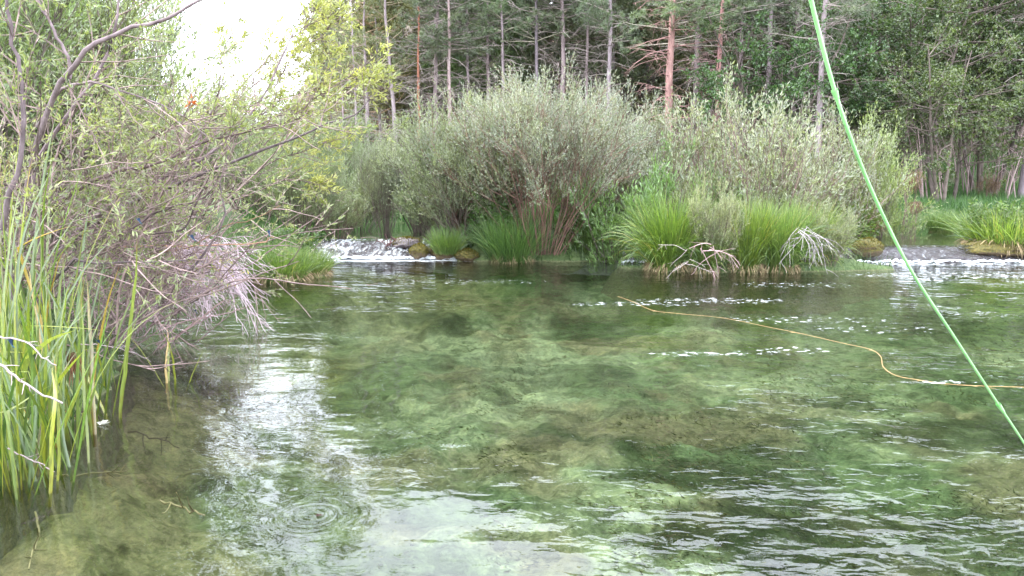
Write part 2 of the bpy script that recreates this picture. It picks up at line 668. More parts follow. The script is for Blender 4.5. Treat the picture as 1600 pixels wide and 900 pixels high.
M['ground'] = ground_material()
M['bed'] = bed_material()
M['water'] = water_material('pool_water')
M['water_up'] = water_material('upstream_water', True)
M['tufa'] = rock_material('wet_tufa', (0.06, 0.045, 0.05), (0.30, 0.25, 0.27), None, 0.6)
M['mossrock'] = rock_material('mossy_tufa', (0.05, 0.035, 0.02), (0.16, 0.11, 0.06), ((0.04, 0.045, 0.01), (0.15, 0.115, 0.025)), 0.2)

# ------------------------------------------------------------------ ground, bed, water
XL = np.array([[-60, -3.4], [0, -3.2], [3, -2.75], [4, -2.62], [5, -2.8], [6, -3.2], [7.5, -4.3], [9, -4.5], [10.4, -4.0],
               [11.2, -3.45], [12.5, -3.6], [13.5, -3.85], [16, -4.1], [400, -4.5]])
UP = 0.24     # level of the water above the falls


def land(x, y):
    """signed distance into the land"""
    left = np.interp(y, XL[:, 0], XL[:, 1]) - x
    cen = np.minimum(np.minimum(y - 13.35, x + 1.0), 2.05 - x)
    isl = (1 - np.sqrt(((x - 4.05) / 2.0) ** 2 + ((y - 12.45) / 0.62) ** 2)) * 0.62
    far = y - (19.0 + 1.6 * sstep(1, -2, x))
    r1 = np.minimum(x - 8.5, 0.5 - np.abs(y - 14.3))
    wig = 0.16 * vnoise(x * 1.3, y * 1.3, 3)
    return np.maximum.reduce([left, cen, isl, far, r1]) + wig


def ground_h(x, y):
    d = land(x, y)
    h = np.where(d > 0, 0.04 + 0.42 * sstep(0, 0.8, d), np.maximum(d * 4.0, -1.6) + 0.04)
    h = h + np.where(d > 0, 1, 0) * (0.055 * np.clip(y - 17, 0, 11) + 0.07 * vnoise(x * 0.9, y * 0.9, 8) * sstep(0, 1, d))
    hill = sstep(-0.42, -0.14, x / np.maximum(y, 1))
    h = h + 0.42 * np.clip(y - 27, 0, 30) * hill + 0.35 * np.clip(np.abs(x) - 9, 0, 40) * sstep(16, 4, y) * (x < 0) * 0.3
    return h


def grid(name, x0, x1, y0, y1, nx, ny, hf, mat, attrs=None, smooth=True, xs=None, ys=None):
    xs = np.linspace(x0, x1, nx) if xs is None else xs
    ys = np.linspace(y0, y1, ny) if ys is None else ys
    nx, ny = len(xs), len(ys)
    X, Y = np.meshgrid(xs, ys)
    Z = hf(X, Y)
    b = Buf()
    i = (np.arange(ny - 1)[:, None] * nx + np.arange(nx - 1)[None, :]).ravel()
    b.add(np.stack([X, Y, Z], -1), np.stack([i, i + 1, i + nx + 1, i + nx], -1))
    me = b.mesh(name, mat, smooth)
    for an, fn in (attrs or {}).items():
        val = fn(X, Y)
        if val.ndim == 3:
            a = me.attributes.new(an, 'FLOAT_COLOR', 'POINT')
            c4 = np.concatenate([val, np.ones(val.shape[:2] + (1,))], -1)
            a.data.foreach_set('color', c4.astype(np.float32).ravel())
        else:
            a = me.attributes.new(an, 'FLOAT', 'POINT')
            a.data.foreach_set('value', val.astype(np.float32).ravel())
    return link(name, me)


gx = np.unique(np.concatenate([np.linspace(-250, -12, 40), np.linspace(-12, 14, 180), np.linspace(14, 250, 40)]))
gy = np.unique(np.concatenate([np.linspace(-60, 2, 12), np.linspace(2, 22, 150), np.linspace(22, 60, 60), np.linspace(60, 400, 30)]))
tag(grid('ground', 0, 0, 0, 0, 0, 0, ground_h, M['ground'], xs=gx, ys=gy), kind='structure')


def bed_h(x, y):
    near = sstep(1.8, 0.0, x - np.interp(y, XL[:, 0], XL[:, 1]))
    h = -0.85 + 0.55 * near + 0.16 * vnoise(x * 0.8, y * 0.8, 21) + 0.10 * vnoise(x * 2.6, y * 2.6, 5, 3) + 0.10 * (0.5 - np.abs(vnoise(x * 4.5, y * 4.5, 15, 4)))
    h = h + 0.55 * sstep(10.5, 13.2, y)
    return np.minimum(h, -0.10)


def bed_col(x, y):
    """pigments of the bed: pale marl, green algae, brown weed, dark weed (where each grows)"""
    marl = np.array([0.225, 0.25, 0.158])
    algae = np.array([0.093, 0.125, 0.065])
    weed = np.array([0.03, 0.042, 0.02])
    brown = np.array([0.165, 0.14, 0.088])
    n1 = vnoise(x * 0.75 + 4, y * 0.75, 31, 4)
    n2 = vnoise(x * 1.4, y * 1.4 + 9, 37, 4)
    n3 = vnoise(x * 0.9 - 7, y * 0.9 + 3, 41, 4)
    c = algae + (marl - algae) * sstep(-0.25, 0.35, n1)[..., None]
    c = c + (brown - c) * (0.75 * sstep(0.0, 0.45, n2))[..., None]
    c = c + (weed - c) * (0.85 * sstep(0.08, 0.42, n3))[..., None]
    for px, py, rx, ry, col, k in [
            (640, 620, 0.9, 0.6, marl, .7), (800, 520, 1.8, 0.9, marl, .4), (960, 640, .8, .5, weed, .9),
            (850, 670, .7, .35, brown, .7), (1080, 620, 1.1, .6, brown, .7), (1060, 700, .7, .35, weed, .9),
            (1120, 860, .75, .5, marl, .95), (950, 740, .6, .4, marl, .9), (870, 810, .25, .2, brown, .9),
            (720, 730, .6, .35, algae, .9), (1260, 790, .45, .6, weed, .95), (1250, 600, .7, .4, brown, .5),
            (1500, 640, 1.0, .6, weed, .8), (1480, 780, .8, .5, weed, .6), (1200, 560, 1.3, .5, marl, .6),
            (1000, 510, 1.2, .5, brown, .8), (1030, 480, 1.6, .4, brown, .6), (860, 560, 1.2, .5, weed, .4), (200, 700, .9, 1.1, np.array([.26, .22, .13]), .9),
            (60, 850, .8, .8, np.array([.26, .20, .13]), .9), (250, 850, .9, .6, np.array([.22, .20, .11]), .8),
            (560, 470, 2.5, 1.6, np.array([.19, .185, .10]), .7), (420, 540, 1.2, 1.2, np.array([.18, .18, .10]), .7),
            (450, 760, .6, .8, algae, .85), (640, 850, .7, .5, algae, .8), (1450, 490, 3.0, 1.2, algae, .6), (1500, 560, 1.6, .8, algae, .7)]:
        p = G(px, py, -0.55)
        q = ((x - p[0]) / rx) ** 2 + ((y - p[1]) / ry) ** 2 + 0.9 * vnoise(x * 2.1, y * 2.1, px, 4)
        w = (k * sstep(1.5, 0.35, q))[..., None]
        c = c * (1 - w) + col * w
    return c


bx_ = np.unique(np.concatenate([np.linspace(-12, -5, 20), np.linspace(-5, 6, 260), np.linspace(6, 30, 120)]))
by_ = np.unique(np.concatenate([np.linspace(-12, 1.5, 20), np.linspace(1.5, 14.5, 300), np.linspace(14.5, 24, 20)]))
tag(grid('riverbed', 0, 0, 0, 0, 0, 0, bed_h, M['bed'], {'bed': bed_col}, xs=bx_, ys=by_), kind='structure')


def top_edge(x):
    return 15.0 + (13.75 - 15.0) * sstep(-0.9, 2.2, x)


def foot_edge(x):
    return 13.75 + (13.15 - 13.75) * sstep(-0.9, 2.2, x)


def chop(x, y):
    c = 0.17 + 1.15 * sstep(-0.2, 1.6, x - (y - 3) * 0.12)
    c = c + (0.95 - c) * sstep(5.5, 9, y)
    return c + 0.8 * sstep(1.3, 0.0, foot_edge(x) - y)


def froth_glints(x, y):
    f = (1.3 + .45 * vnoise(x * 3.1, y * 7, 88, 3)) * sstep(0.95, 0.05, foot_edge(x) - y) * (1.0 - sstep(-0.8, -0.2, x) * sstep(5.6, 5.0, x) * 0.6) * sstep(-4.0, -3.4, x) * (1 - .3 * sstep(5, 6, x)) 
    f = np.maximum(f, 0.80 * sstep(1.6, 0.1, foot_edge(x) - y) * sstep(5.2, 6.6, x))
    for px, py, rx, ry, k in [(990, 475, 1.1, .25, .78), (1110, 470, 1.6, .35, .76), (1090, 553, .7, .10, .84),  # open-pool patches include glitter reflections painted white among the foam
                              (1230, 548, .6, .22, .78), (1460, 597, .45, .07, .86), (1260, 500, 1.5, .3, .72), (1370, 515, 1.2, .3, .70),
                              (1480, 430, 2.2, .6, .8), (1240, 445, 1.2, .5, .72), (740, 440, 1.6, .4, .7)]:
        p = G(px, py)
        q = ((x - p[0]) / rx) ** 2 + ((y - p[1]) / ry) ** 2
        f = np.maximum(f, k * sstep(1.8, 0.1, q))
    return f


wx = np.unique(np.concatenate([np.linspace(-60, -5, 12), np.linspace(-5, 12, 220), np.linspace(12, 80, 12)]))
wy = np.unique(np.concatenate([np.linspace(-60, 1.5, 14), np.linspace(1.5, 14.2, 260)]))
tag(grid('river_pool', 0, 0, 0, 0, 0, 0, lambda x, y: 0 * x, M['water'], {'chop': chop, 'froth_glints': froth_glints}, xs=wx, ys=wy), kind='structure')
wy2 = np.concatenate([[0.0], np.linspace(0.25, 9.0, 30)])
X0 = np.linspace(-5, 40, 160)
b = Buf()
XX, TT = np.meshgrid(X0, wy2)
YY = top_edge(XX) + TT
i = (np.arange(len(wy2) - 1)[:, None] * len(X0) + np.arange(len(X0) - 1)[None, :]).ravel()
b.add(np.stack([XX, YY, UP + 0 * XX], -1), np.stack([i, i + 1, i + len(X0) + 1, i + len(X0)], -1))
me = b.mesh('upstream_river', M['water_up'], True)
for an, v in (('chop', 0.35 + 0 * XX), ('froth_glints', 0 * XX)):
    a = me.attributes.new(an, 'FLOAT', 'POINT')
    a.data.foreach_set('value', v.astype(np.float32).ravel())
tag(link('upstream_river', me), kind='structure')


# water weed growing on the bed
rs = np.random.RandomState(66)
N = 110000
y = 2.2 + 9.5 * rs.rand(N) ** 1.3
x = rs.uniform(-.72, .80, N) * y
k = ((vnoise(x * 0.9 - 7, y * 0.9 + 3, 41, 4) > 0.05) | (vnoise(x * 2.5, y * 2.5, 19, 3) > .3)) & (x > -.8 + .3 * rs.rand(N))
x, y = x[k], y[k]
k = land(x, y) < -0.15
x, y = x[k], y[k]
N = len(x)
b = Buf()
d = nrm(np.stack([-.9 + rs.normal(size=N) * .5, -.5 + rs.normal(size=N) * .5, .25 + .3 * rs.rand(N)], -1))
b.needles(np.stack([x, y, bed_h(x, y) - .01], -1), d, .025 + .05 * rs.rand(N), .007 + .008 * rs.rand(N), rs, 0, rs.rand(N))
M['weed'] = leaf_material('water_weed', (0.03, 0.045, 0.018), (0.15, 0.145, 0.065), 0.2, 0.0)
tag(b.obj('water_weed', M['weed'], None, False, (1, 1, 1)), 'dark water weed growing in patches on the riverbed', 'water weed', None, 'stuff')

# rock ledge under the falls and the water sliding over it
def falls_profile(x, t):
    """t = 0 at the lip, 1 at the foot"""
    st = 0.10 * vnoise(x * 2.3, t * 3.0, 55, 3)
    return UP * (1 - sstep(0.0, 1.0, t + st * sstep(0, .2, t) * sstep(1.1, .8, t))) - 0.16 * sstep(0.9, 1.2, t)


xs = np.linspace(-4.3, 14, 420)
ts = np.linspace(-0.15, 1.25, 60)
XX, TT = np.meshgrid(xs, ts)
YY = top_edge(XX) + (foot_edge(XX) - top_edge(XX)) * TT
i = (np.arange(len(ts) - 1)[:, None] * len(xs) + np.arange(len(xs) - 1)[None, :]).ravel()
fq = np.stack([i, i + len(xs), i + len(xs) + 1, i + 1], -1)
zr = falls_profile(XX, TT) - 0.035 + 0.07 * vnoise(XX * 4, YY * 5, 61, 4) * sstep(-0.1, 0.25, TT)
b = Buf()
b.add(np.stack([XX, YY, zr], -1), fq)
tag(b.obj('rock_ledge', M['tufa'], None, True), 'dark wet rock ledge across the river under the small waterfalls', 'rock ledge')


def falls_material():
    m, n, l = new_mat('falling_water')
    g = n.new('ShaderNodeNewGeometry')
    mpn = n.new('ShaderNodeMapping')
    mpn.inputs['Scale'].default_value = (2.2, 0.9, 0.9)
    l.new(g.outputs['Position'], mpn.inputs[0])
    f = noise(n, l, 5.0, 6, mpn.outputs[0], 0.75)
    at = n.new('ShaderNodeAttribute')
    at.attribute_name = 'froth_glints'
    k = math_(n, l, 'ADD', f, at.outputs['Fac'])
    kr = n.new('ShaderNodeMapRange')
    kr.inputs['From Min'].default_value = 0.92
    kr.inputs['From Max'].default_value = 1.12
    l.new(k, kr.inputs['Value'])
    b = n.new('ShaderNodeBump')
    b.inputs['Distance'].default_value = 0.08
    l.new(f, b.inputs['Height'])
    gl = n.new('ShaderNodeBsdfGlossy')
    gl.inputs['Roughness'].default_value = 0.12
    l.new(b.outputs[0], gl.inputs['Normal'])
    tr = n.new('ShaderNodeBsdfTransparent')
    tr.inputs[0].default_value = (0.86, 0.86, 0.88, 1)
    fr = n.new('ShaderNodeFresnel')
    l.new(b.outputs[0], fr.inputs['Normal'])
    a = n.new('ShaderNodeMixShader')
    l.new(fr.outputs[0], a.inputs[0])
    l.new(tr.outputs[0], a.inputs[1])
    l.new(gl.outputs[0], a.inputs[2])
    d = n.new('ShaderNodeBsdfDiffuse')
    d.inputs[0].default_value = (0.80, 0.83, 0.88, 1)
    l.new(b.outputs[0], d.inputs['Normal'])
    c = n.new('ShaderNodeMixShader')
    l.new(kr.outputs[0], c.inputs[0])
    l.new(a.outputs[0], c.inputs[1])
    l.new(d.outputs[0], c.inputs[2])
    out = n.new('ShaderNodeOutputMaterial')
    l.new(c.outputs[0], out.inputs[0])
    return m


M['falls'] = falls_material()


def falls(name, xa, xb, label, boost):
    xs = np.linspace(xa, xb, int((xb - xa) * 50))
    ts = np.linspace(-0.12, 1.12, 70)
    XX, TT = np.meshgrid(xs, ts)
    YY = top_edge(XX) + (foot_edge(XX) - top_edge(XX)) * TT
    zz = falls_profile(XX, TT) + 0.012 + 0.035 * vnoise(XX * 6, YY * 6, 71, 3) * sstep(-0.05, 0.2, TT) + 0.13 * sstep(0.95, 1.1, TT) + 0.07 * np.abs(vnoise(XX * 17 + 3 * vnoise(XX * 3, YY * 3, 7, 2), YY * 19, 77, 4)) * sstep(0.72, 0.97, TT)
    fr = 0.33 + 0.50 * sstep(0.82, 0.98, TT) + boost + 0.10 * vnoise(XX * 3.5, TT * 0.7, 91, 2)
    i = (np.arange(len(ts) - 1)[:, None] * len(xs) + np.arange(len(xs) - 1)[None, :]).ravel()
    b = Buf()
    b.add(np.stack([XX, YY, zz], -1), np.stack([i, i + len(xs), i + len(xs) + 1, i + 1], -1))
    me = b.mesh(name, M['falls'], True)
    a = me.attributes.new('froth_glints', 'FLOAT', 'POINT')
    a.data.foreach_set('value', fr.astype(np.float32).ravel())
    o = link(name, me)
    tag(o, label, 'waterfall')
    return o


falls('waterfall', -3.85, -0.75, 'low wide waterfall foaming white beside the left grass clump', 0.10)
falls('waterfall', 1.9, 2.7, 'tiny white trickle between the middle bank and the grassy islet', 0.12)
falls('waterfall', 5.9, 14, 'broken white riffle pouring over the ledge at the right', 0.0)


# ------------------------------------------------------------------ growth helpers
def grow(base, d, L, K, bend, wig, rs):
    N = len(base)
    L = np.broadcast_to(L, (N,))[:, None]
    out = np.empty((N, K, 3))
    p, d = base.copy(), nrm(d)
    out[:, 0] = p
    for k in range(1, K):
        d = nrm(d + np.asarray(bend) / K + rs.normal(size=(N, 3)) * wig)
        p = p + d * L / (K - 1)
        out[:, k] = p
    return out


def sample(par, n, t0, t1, rs, idx=None):
    N, K, _ = par.shape
    i = rs.randint(0, N, n) if idx is None else idx
    t = t0 + (t1 - t0) * rs.rand(n)
    s = t * (K - 1)
    k = np.minimum(s.astype(int), K - 2)
    f = (s - k)[:, None]
    a, b2 = par[i, k], par[i, k + 1]
    return a * (1 - f) + b2 * f, nrm(b2 - a), t


def spawn(par, n, t0, t1, ang, L, K, bend, wig, rs, taper=0.5, idx=None):
    p, tn, t = sample(par, n, t0, t1, rs, idx)
    pr = nrm(np.cross(tn, rs.normal(size=(n, 3))))
    a = np.radians(ang * (0.6 + 0.8 * rs.rand(n)))[:, None]
    d = tn * np.cos(a) + pr * np.sin(a)
    Ls = L * (0.6 + 0.8 * rs.rand(n)) * (1 - taper * (t - t0) / max(t1 - t0, 1e-3))
    return grow(p, d, Ls, K, bend, wig, rs)


def leaf_along(buf, tw, per, t0, length, width, rs, ang=35, mat=0, rnd_bias=None, fold=0.25, flat=0.0):
    N = len(tw)
    idx = np.repeat(np.arange(N), per)
    p, tn, t = sample(tw, N * per, t0, 1.0, rs, idx)
    pr = nrm(np.cross(tn, rs.normal(size=p.shape)))
    a = np.radians(ang * (0.5 + rs.rand(len(p))))[:, None]
    d = tn * np.cos(a) + pr * np.sin(a)
    r = rs.rand(len(p)) * 0.4 + np.repeat(rs.rand(N), per) * 0.6
    buf.leaves(p, d, length * (0.6 + 0.7 * rs.rand(len(p))), width * (0.7 + 0.6 * rs.rand(len(p))), rs, mat, r, fold, flat)


# ------------------------------------------------------------------ silver willow shrubs in the middle distance
def shrub_meshes(seed, H=2.6, R=1.5, stems=46, twigs=520, sprays=3000, per=9, lean=(0, 0), leafL=0.06, leafW=0.014, bare=0.35, thin=1.0, root=0.22, crook=0.06):
    rs = np.random.RandomState(seed)
    an = rs.rand(stems) * 2 * pi
    rr = np.sqrt(rs.rand(stems))
    base = np.stack([root * R * rr * np.cos(an), root * R * rr * np.sin(an), np.zeros(stems) - 0.05], -1)
    d = np.stack([np.cos(an) * rr * R / H * 1.15 + lean[0], np.sin(an) * rr * R / H * 1.15 + lean[1], np.ones(stems)], -1)
    L = H * (0.75 + 0.35 * rs.rand(stems)) * (1.0 - 0.12 * rr)
    s1 = grow(base, d, L, 9, (0, 0, -0.15), crook, rs)
    s2 = spawn(s1, int(twigs * .7), bare * 0.6, 0.98, 30, H * 0.36, 6, (0, 0, 0.5), 0.09, rs)
    s3 = spawn(np.concatenate([s2]), sprays, 0.35, 1.0, 32, H * 0.15, 4, (0, 0, 0.5), 0.10, rs, 0.3)
    b = Buf()
    b.tubes(s1, 0.013 * thin * H / 2.6 * rs.uniform(.6, 1.3, stems), 0.004 * thin, 4, 0, rs.rand(stems))
    b.tubes(s2, 0.0055, 0.002, 3, 0, rs.rand(len(s2)))
    sub = s3[rs.rand(len(s3)) < 0.35]
    b.tubes(sub, 0.0028, 0.0012, 3, 0, rs.rand(len(sub)))
    st = b.mesh('stems', M['stem'])
    c = Buf()
    leaf_along(c, s3, per, 0.1, leafL, leafW, rs, 30)
    lf = c.mesh('foliage', M['willow'])
    return st, lf


SH = {
    'round': shrub_meshes(1, 3.0, 1.75, 60, 800, 6500, 11, leafL=.058, leafW=.015),
    'tall': shrub_meshes(2, 3.2, 1.25, 46, 600, 4600, 9, (0.05, 0), leafL=.065, leafW=.017),
    'open': shrub_meshes(3, 2.8, 1.5, 55, 460, 2900, 8, (-0.1, 0), bare=0.55, leafW=.017),
    'vase': shrub_meshes(6, 3.0, 1.75, 120, 900, 7200, 11, bare=.62, leafL=.056, leafW=.015, thin=.6, root=.34, crook=.085),
    'low': shrub_meshes(4, 1.7, 1.4, 40, 460, 3600, 9, leafL=0.055, leafW=.016),
}
GRP_W = 'willow shrubs along the far bank'


def shrub(kind, px, D, hpx, label, col=(1, 1, 1), stemcol=(1, 1, 1), rz=0.0, wide=1.0, z=None, base_py=None, name='willow_shrub'):
    """hpx: photo row of the top of the shrub"""
    H = {'round': 3.0, 'vase': 3.0, 'tall': 3.2, 'open': 2.8, 'low': 1.7}[kind] * 1.06
    x = P(px, 275, D)[0]
    z = float(ground_h(np.array(x), np.array(D))) if z is None else z
    top = P(px, hpx, D)[2]
    s = (top - z) / H
    o = thing(name, (x, D, z), label, 'willow shrub', GRP_W, rz, (s * wide, s * wide, s))
    a, c = SH[kind]
    link('stems', a, o, stemcol)
    link('foliage', c, o, col)
    return o


SILVER, GREY, OLIVE, YEL, LIME = (1.05, 1.03, 1.12), (0.78, 0.80, 0.85), (0.85, 0.95, 0.62), (1.15, 1.15, 0.6), (0.8, 1.15, 0.5)
RED = (1.25, 0.85, 0.8)
shrub('vase', 845, 13.6, 130, 'big rounded silver willow shrub with dark red stems on the middle bank', SILVER, RED, 0.3, .88)
shrub('round', 735, 14.3, 170, 'full pale willow shrub filling the left shoulder of the big rounded one', (1.0, 1.05, .85), (1, 1, 1), 5.2, .95)
shrub('round', 920, 15.2, 192, 'silver willow shrub at the right shoulder of the big rounded one', SILVER, RED, 3.4, .9)
shrub('tall', 655, 17.0, 215, 'soft grey willow shrub behind the mossy stones', (.9, 1.0, .8), (1, 1, 1), 2.9, 1.0, z=.2)
shrub('round', 505, 21.5, 178, 'hazy olive willow bush under the pines at the edge of the sky opening', (.8, .95, .6), (1, 1, 1), 2.2, .95, z=.3)
shrub('low', 560, 17.5, 262, 'grey willow bush standing left of the head of the waterfall', (.95, 1.0, .8), (1, 1, 1), 3.9, 1.1, z=.2)
shrub('tall', 735, 14.6, 195, 'silver-green willow shrub left of the big rounded one', (0.95, 1.02, 0.85), RED, 1.4, 1.0)
shrub('low', 690, 15.2, 262, 'low olive willow shrub above the two mossy stones by the waterfall', OLIVE, (1, 1, 1), 2.2, 0.9, z=0.2)
shrub('tall', 600, 16.3, 205, 'thin grey-green willow rising behind the head of the left waterfall', (1.0, 1.02, .9), (1, 1, 1), 4.0, 0.62, z=0.2)
shrub('round', 960, 16.0, 165, 'pale silver willow shrub behind and right of the big rounded one', SILVER, (1, 1, 1), 2.0, 0.72)
shrub('low', 1010, 14.0, 222, 'narrow lime green willow shrub between the middle bank and the islet', (.85, 1.3, .5), (1, 1, 1), 0.5, 0.6)
shrub('open', 1075, 15.4, 185, 'open brownish willow shrub with many bare stems behind the islet', (0.75, 0.72, 0.5), (1.3, 1.0, 1.1), 3.0, 0.75)
shrub('open', 1165, 14.6, 150, 'tall open willow with pale grey leaves and bare purplish stems behind the islet', (1.05, 1.05, 0.9), (1.2, 1.0, 1.05), 1.0, 0.8)
shrub('open', 1235, 15.4, 185, 'tangled grey willow in front of the lone grey pine trunk', (1.0, 1.0, 0.85), (1.3, 1.15, 1.15), 5.0, 0.8)
shrub('tall', 1335, 16.4, 215, 'yellow-green willow with upright leafy shoots at the right end of the thicket', (1.05, 1.2, 0.5), (1, 1, 1), 2.5, 0.62)
shrub('round', 470, 13.6, 222, 'dense grey-green willow bush behind the left grass clump', (0.85, 0.98, 0.62), (1, 0.9, 0.9), 4.4, 0.72, z=0.3)
shrub('low', 525, 15.5, 290, 'low willow bush overhanging the left side of the waterfall', (0.95, 1.0, 0.68), (1.2, 1, 1), 1.2, 0.8, z=0.2)
shrub('low', 1118, 11.75, 285, 'small pale willow growing out of the grassy islet', (1.35, 1.3, 1.0), (1.1, 0.95, 1), 0.9, 0.45, z=.05)
shrub('low', 1305, 12.1, 318, 'small grey willow at the right end of the grassy islet', (1.2, 1.2, 1.0), (1.1, 1, 1), 3.9, 0.55, z=.05)
shrub('round', 385, 19.5, 140, 'broad willow bush at the left bank below the patch of open sky', (0.9, 1.0, 0.62), (1, 0.9, 0.9), 1.9, 0.9)
shrub('round', 290, 17.5, 135, 'hazy willow bush deep behind the leaning limbs', (0.9, 1.0, 0.7), (1, 0.9, 0.9), 3.1, 0.9)
shrub('round', 430, 16.5, 205, 'soft green willow bush left behind the left grass clump', (0.95, 1.05, 0.66), (1, 0.9, 0.9), 0.7, 0.9)
shrub('round', 95, 10.4, 75, 'tall grey-green willow bush behind the leaning limbs at the left', (0.95, 1.0, 0.75), (1, 0.9, 0.9), 0.2, 0.9)
shrub('tall', 50, 8.2, -160, 'very tall dense willow filling the upper left corner', (1.1, 1.2, 0.75), (1, 1, 1), 3.3, 0.85)
shrub('tall', -90, 7.0, -170, 'dark green willow at the left edge behind the reeds', (.95, 1.15, 0.65), (1, 1, 1), 5.3, 0.85)
shrub('tall', 160, 12.5, -95, 'tall loose willow with its top against the sky patch', (0.8, 0.9, 0.7), (1, 1, 1), 5.9, 0.6)


# ------------------------------------------------------------------ pines
def pine_meshes(seed, H=16.0, r=0.17, c0=0.35, nb=70, bl=2.4, dead=40, per=9, sub=9, nl=0.13, nw=0.018):
    rs = np.random.RandomState(seed)
    K = 24
    z = np.linspace(-0.4, H, K)
    tr = np.stack([np.cumsum(rs.normal(size=K)) * 0.03, np.cumsum(rs.normal(size=K)) * 0.03, z], -1)[None]
    b = Buf()
    b.tubes(tr, r, r * 0.22, 9, 0, [0.5])
    trunk = b.mesh('trunk', M['pinebark'], True)

    def whorl(n, t0, t1, L, tilt, bend, K=8, wig=0.07):
        p, tn, t = sample(tr, n, t0, t1, rs)
        an = rs.rand(n) * 2 * pi
        tl = np.radians(tilt + rs.normal(size=n) * 10)
        d = np.stack([np.cos(an) * np.cos(tl), np.sin(an) * np.cos(tl), np.sin(tl)], -1)
        return grow(p, d, L * (0.55 + 0.6 * rs.rand(n)) * (1.15 - 0.8 * np.clip((t - c0) / (1 - c0), 0, 1)), K, bend, wig, rs)
    db = whorl(dead, 0.07, min(c0 + 0.2, 0.8), bl * 0.62, 6, (0, 0, -0.55), 8, 0.13)
    ds = spawn(db, dead * 5, 0.2, 0.95, 50, bl * 0.25, 5, (0, 0, -0.3), 0.16, rs)
    b = Buf()
    b.tubes(db, 0.024, 0.006, 4, 0, rs.rand(len(db)))
    b.tubes(ds, 0.009, 0.003, 3, 0, rs.rand(len(ds)))
    deadm = b.mesh('dead_branches', M['deadtwig'])
    lb = whorl(nb, c0, 0.98, bl, 12, (0, 0, 0.15))
    ls = spawn(lb, nb * sub, 0.25, 1.0, 45, bl * 0.28, 5, (0, 0, 0.3), 0.1, rs, 0.5)
    c = Buf()
    c.tubes(lb, 0.03, 0.006, 4, 1, rs.rand(len(lb)))
    c.tubes(ls, 0.008, 0.003, 3, 1, rs.rand(len(ls)))
    # needle tufts
    nt_ = len(ls) * per
    idx = np.repeat(np.arange(len(ls)), per)
    p, tn, t = sample(ls, nt_, 0.2, 1.0, rs, idx)
    q = 7
    pp = np.repeat(p, q, 0)
    dd = nrm(np.repeat(tn, q, 0) * 0.8 + nrm(rs.normal(size=(nt_ * q, 3))) * 0.95)
    rn = np.repeat(rs.rand(len(ls)) * 0.5, per * q) + 0.5 * rs.rand(nt_ * q)
    c.needles(pp, dd, nl + 0.06 * rs.rand(nt_ * q), nw, rs, 0, rn)
    crown = c.mesh('crown', [M['needle'], M['deadtwig']])
    return trunk, deadm, crown


PN = {
    'bare': pine_meshes(11, 17, 0.17, 0.42, 60, 2.6, 60),
    'mid': pine_meshes(12, 15, 0.15, 0.14, 120, 2.6, 34, nl=.17, nw=.026),
    'young': pine_meshes(13, 11, 0.11, 0.05, 140, 2.6, 12, nl=.17, nw=.028),
    'thin': pine_meshes(14, 16, 0.11, 0.50, 40, 2.0, 80),
}


def pine(kind, px, D, label, group=None, bark=(1, 1, 1), leaf=(1, 1, 1), rz=0.0, sc=1.0, fat=1.0, tilt=0.0, dead=(1, 1, 1)):
    x = P(px, 275, D)[0]
    z = float(ground_h(np.array(x), np.array(float(D))))
    # the wood gets lower towards the open valley on the left
    cap = CAMZ + D * float(np.interp(px, [400, 470, 650, 850, 1000, 1250, 1450], [.18, .235, .335, .41, .44, .44, .58]))
    sc = min(sc, (cap - z) / PINE_H[kind])
    o = thing('pine_tree', (x, D, z), label, 'pine tree', group, rz, (sc * fat, sc * fat, sc))
    o.rotation_euler = (0, radians(tilt), rz)
    t, d, c = PN[kind]
    link('trunk', t, o, bark)
    link('dead_branches', d, o, dead)
    link('crown', c, o, leaf)
    return o


PINE_H = {'bare': 17.5, 'mid': 15.5, 'young': 11.4, 'thin': 16.5}
GP = 'pines on the slope beyond the river'
PUR = (1.35, 1.25, 1.4)
pine('bare', 625, 27, 'grey pine trunk leaning slightly left, nearest to the yellow-leaved twigs', GP, PUR, (1.1, 1.05, .8), 0.4, 1.0, 1.0, -3)
pine('bare', 577, 27.5, 'thinner pine just left of the leaning grey pine trunk', GP, PUR, (1.3, 1.1, .8), 1.1)
pine('thin', 655, 27, 'slim reddish pine trunk right of the leaning grey pine', GP, (1.6, 0.75, 0.5), (1, 1, 1), 2.1)
pine('thin', 702, 27, 'slim pale pine trunk above the left side of the silver willows', GP, (1.8, 1.55, 1.6), (1, 1, 1), 3.0, 1, 1.3)
pine('thin', 732, 28.2, 'faint pine trunk right of the slim pale one', GP, PUR, (1, 1.1, .9), 4.0)
pine('thin', 787, 27.6, 'dim pine left of the forked dark pine above the big willow', GP, PUR, (1, 1.15, .9), 5.0)
pine('bare', 838, 28, 'pine with dark branches directly above the big rounded willow', GP, (0.85, 0.8, 0.95), (1, 1.1, .9), 0.9, 1, 0.8)
pine('bare', 947, 27, 'pale grey pine trunk left of the thick red-barked pine', GP, (1.5, 1.4, 1.6), (1, 1.1, 1), 2.2, 1, 0.85)
pine('bare', 1040, 24, 'thickest pine with flaky red bark and curved broken branches', GP, (1.6, 1.05, 1.0), (1.2, 1.3, 1.15), 3.7, 1.0, 1.35, 0, (1.2, .85, .85))
pine('thin', 1115, 25, 'slim pinkish pine trunk right of the thick red one', GP, (2.2, 1.3, 1.3), (1, 1, 1), 1.7, 1, 1.3, 0, (1.2, .95, 1))
pine('bare', 1276, 22, 'grey pine trunk behind the green line with drooping bare twigs', GP, (1.4, 1.3, 1.45), (1, 1, 1), 4.8, 1, 1.0)
pine('bare', 1602, 22, 'grey pine trunk at the right edge of the photo', GP, (1.15, 1.1, 1.3), (1, 1, 1), 2.9, 1, 1)
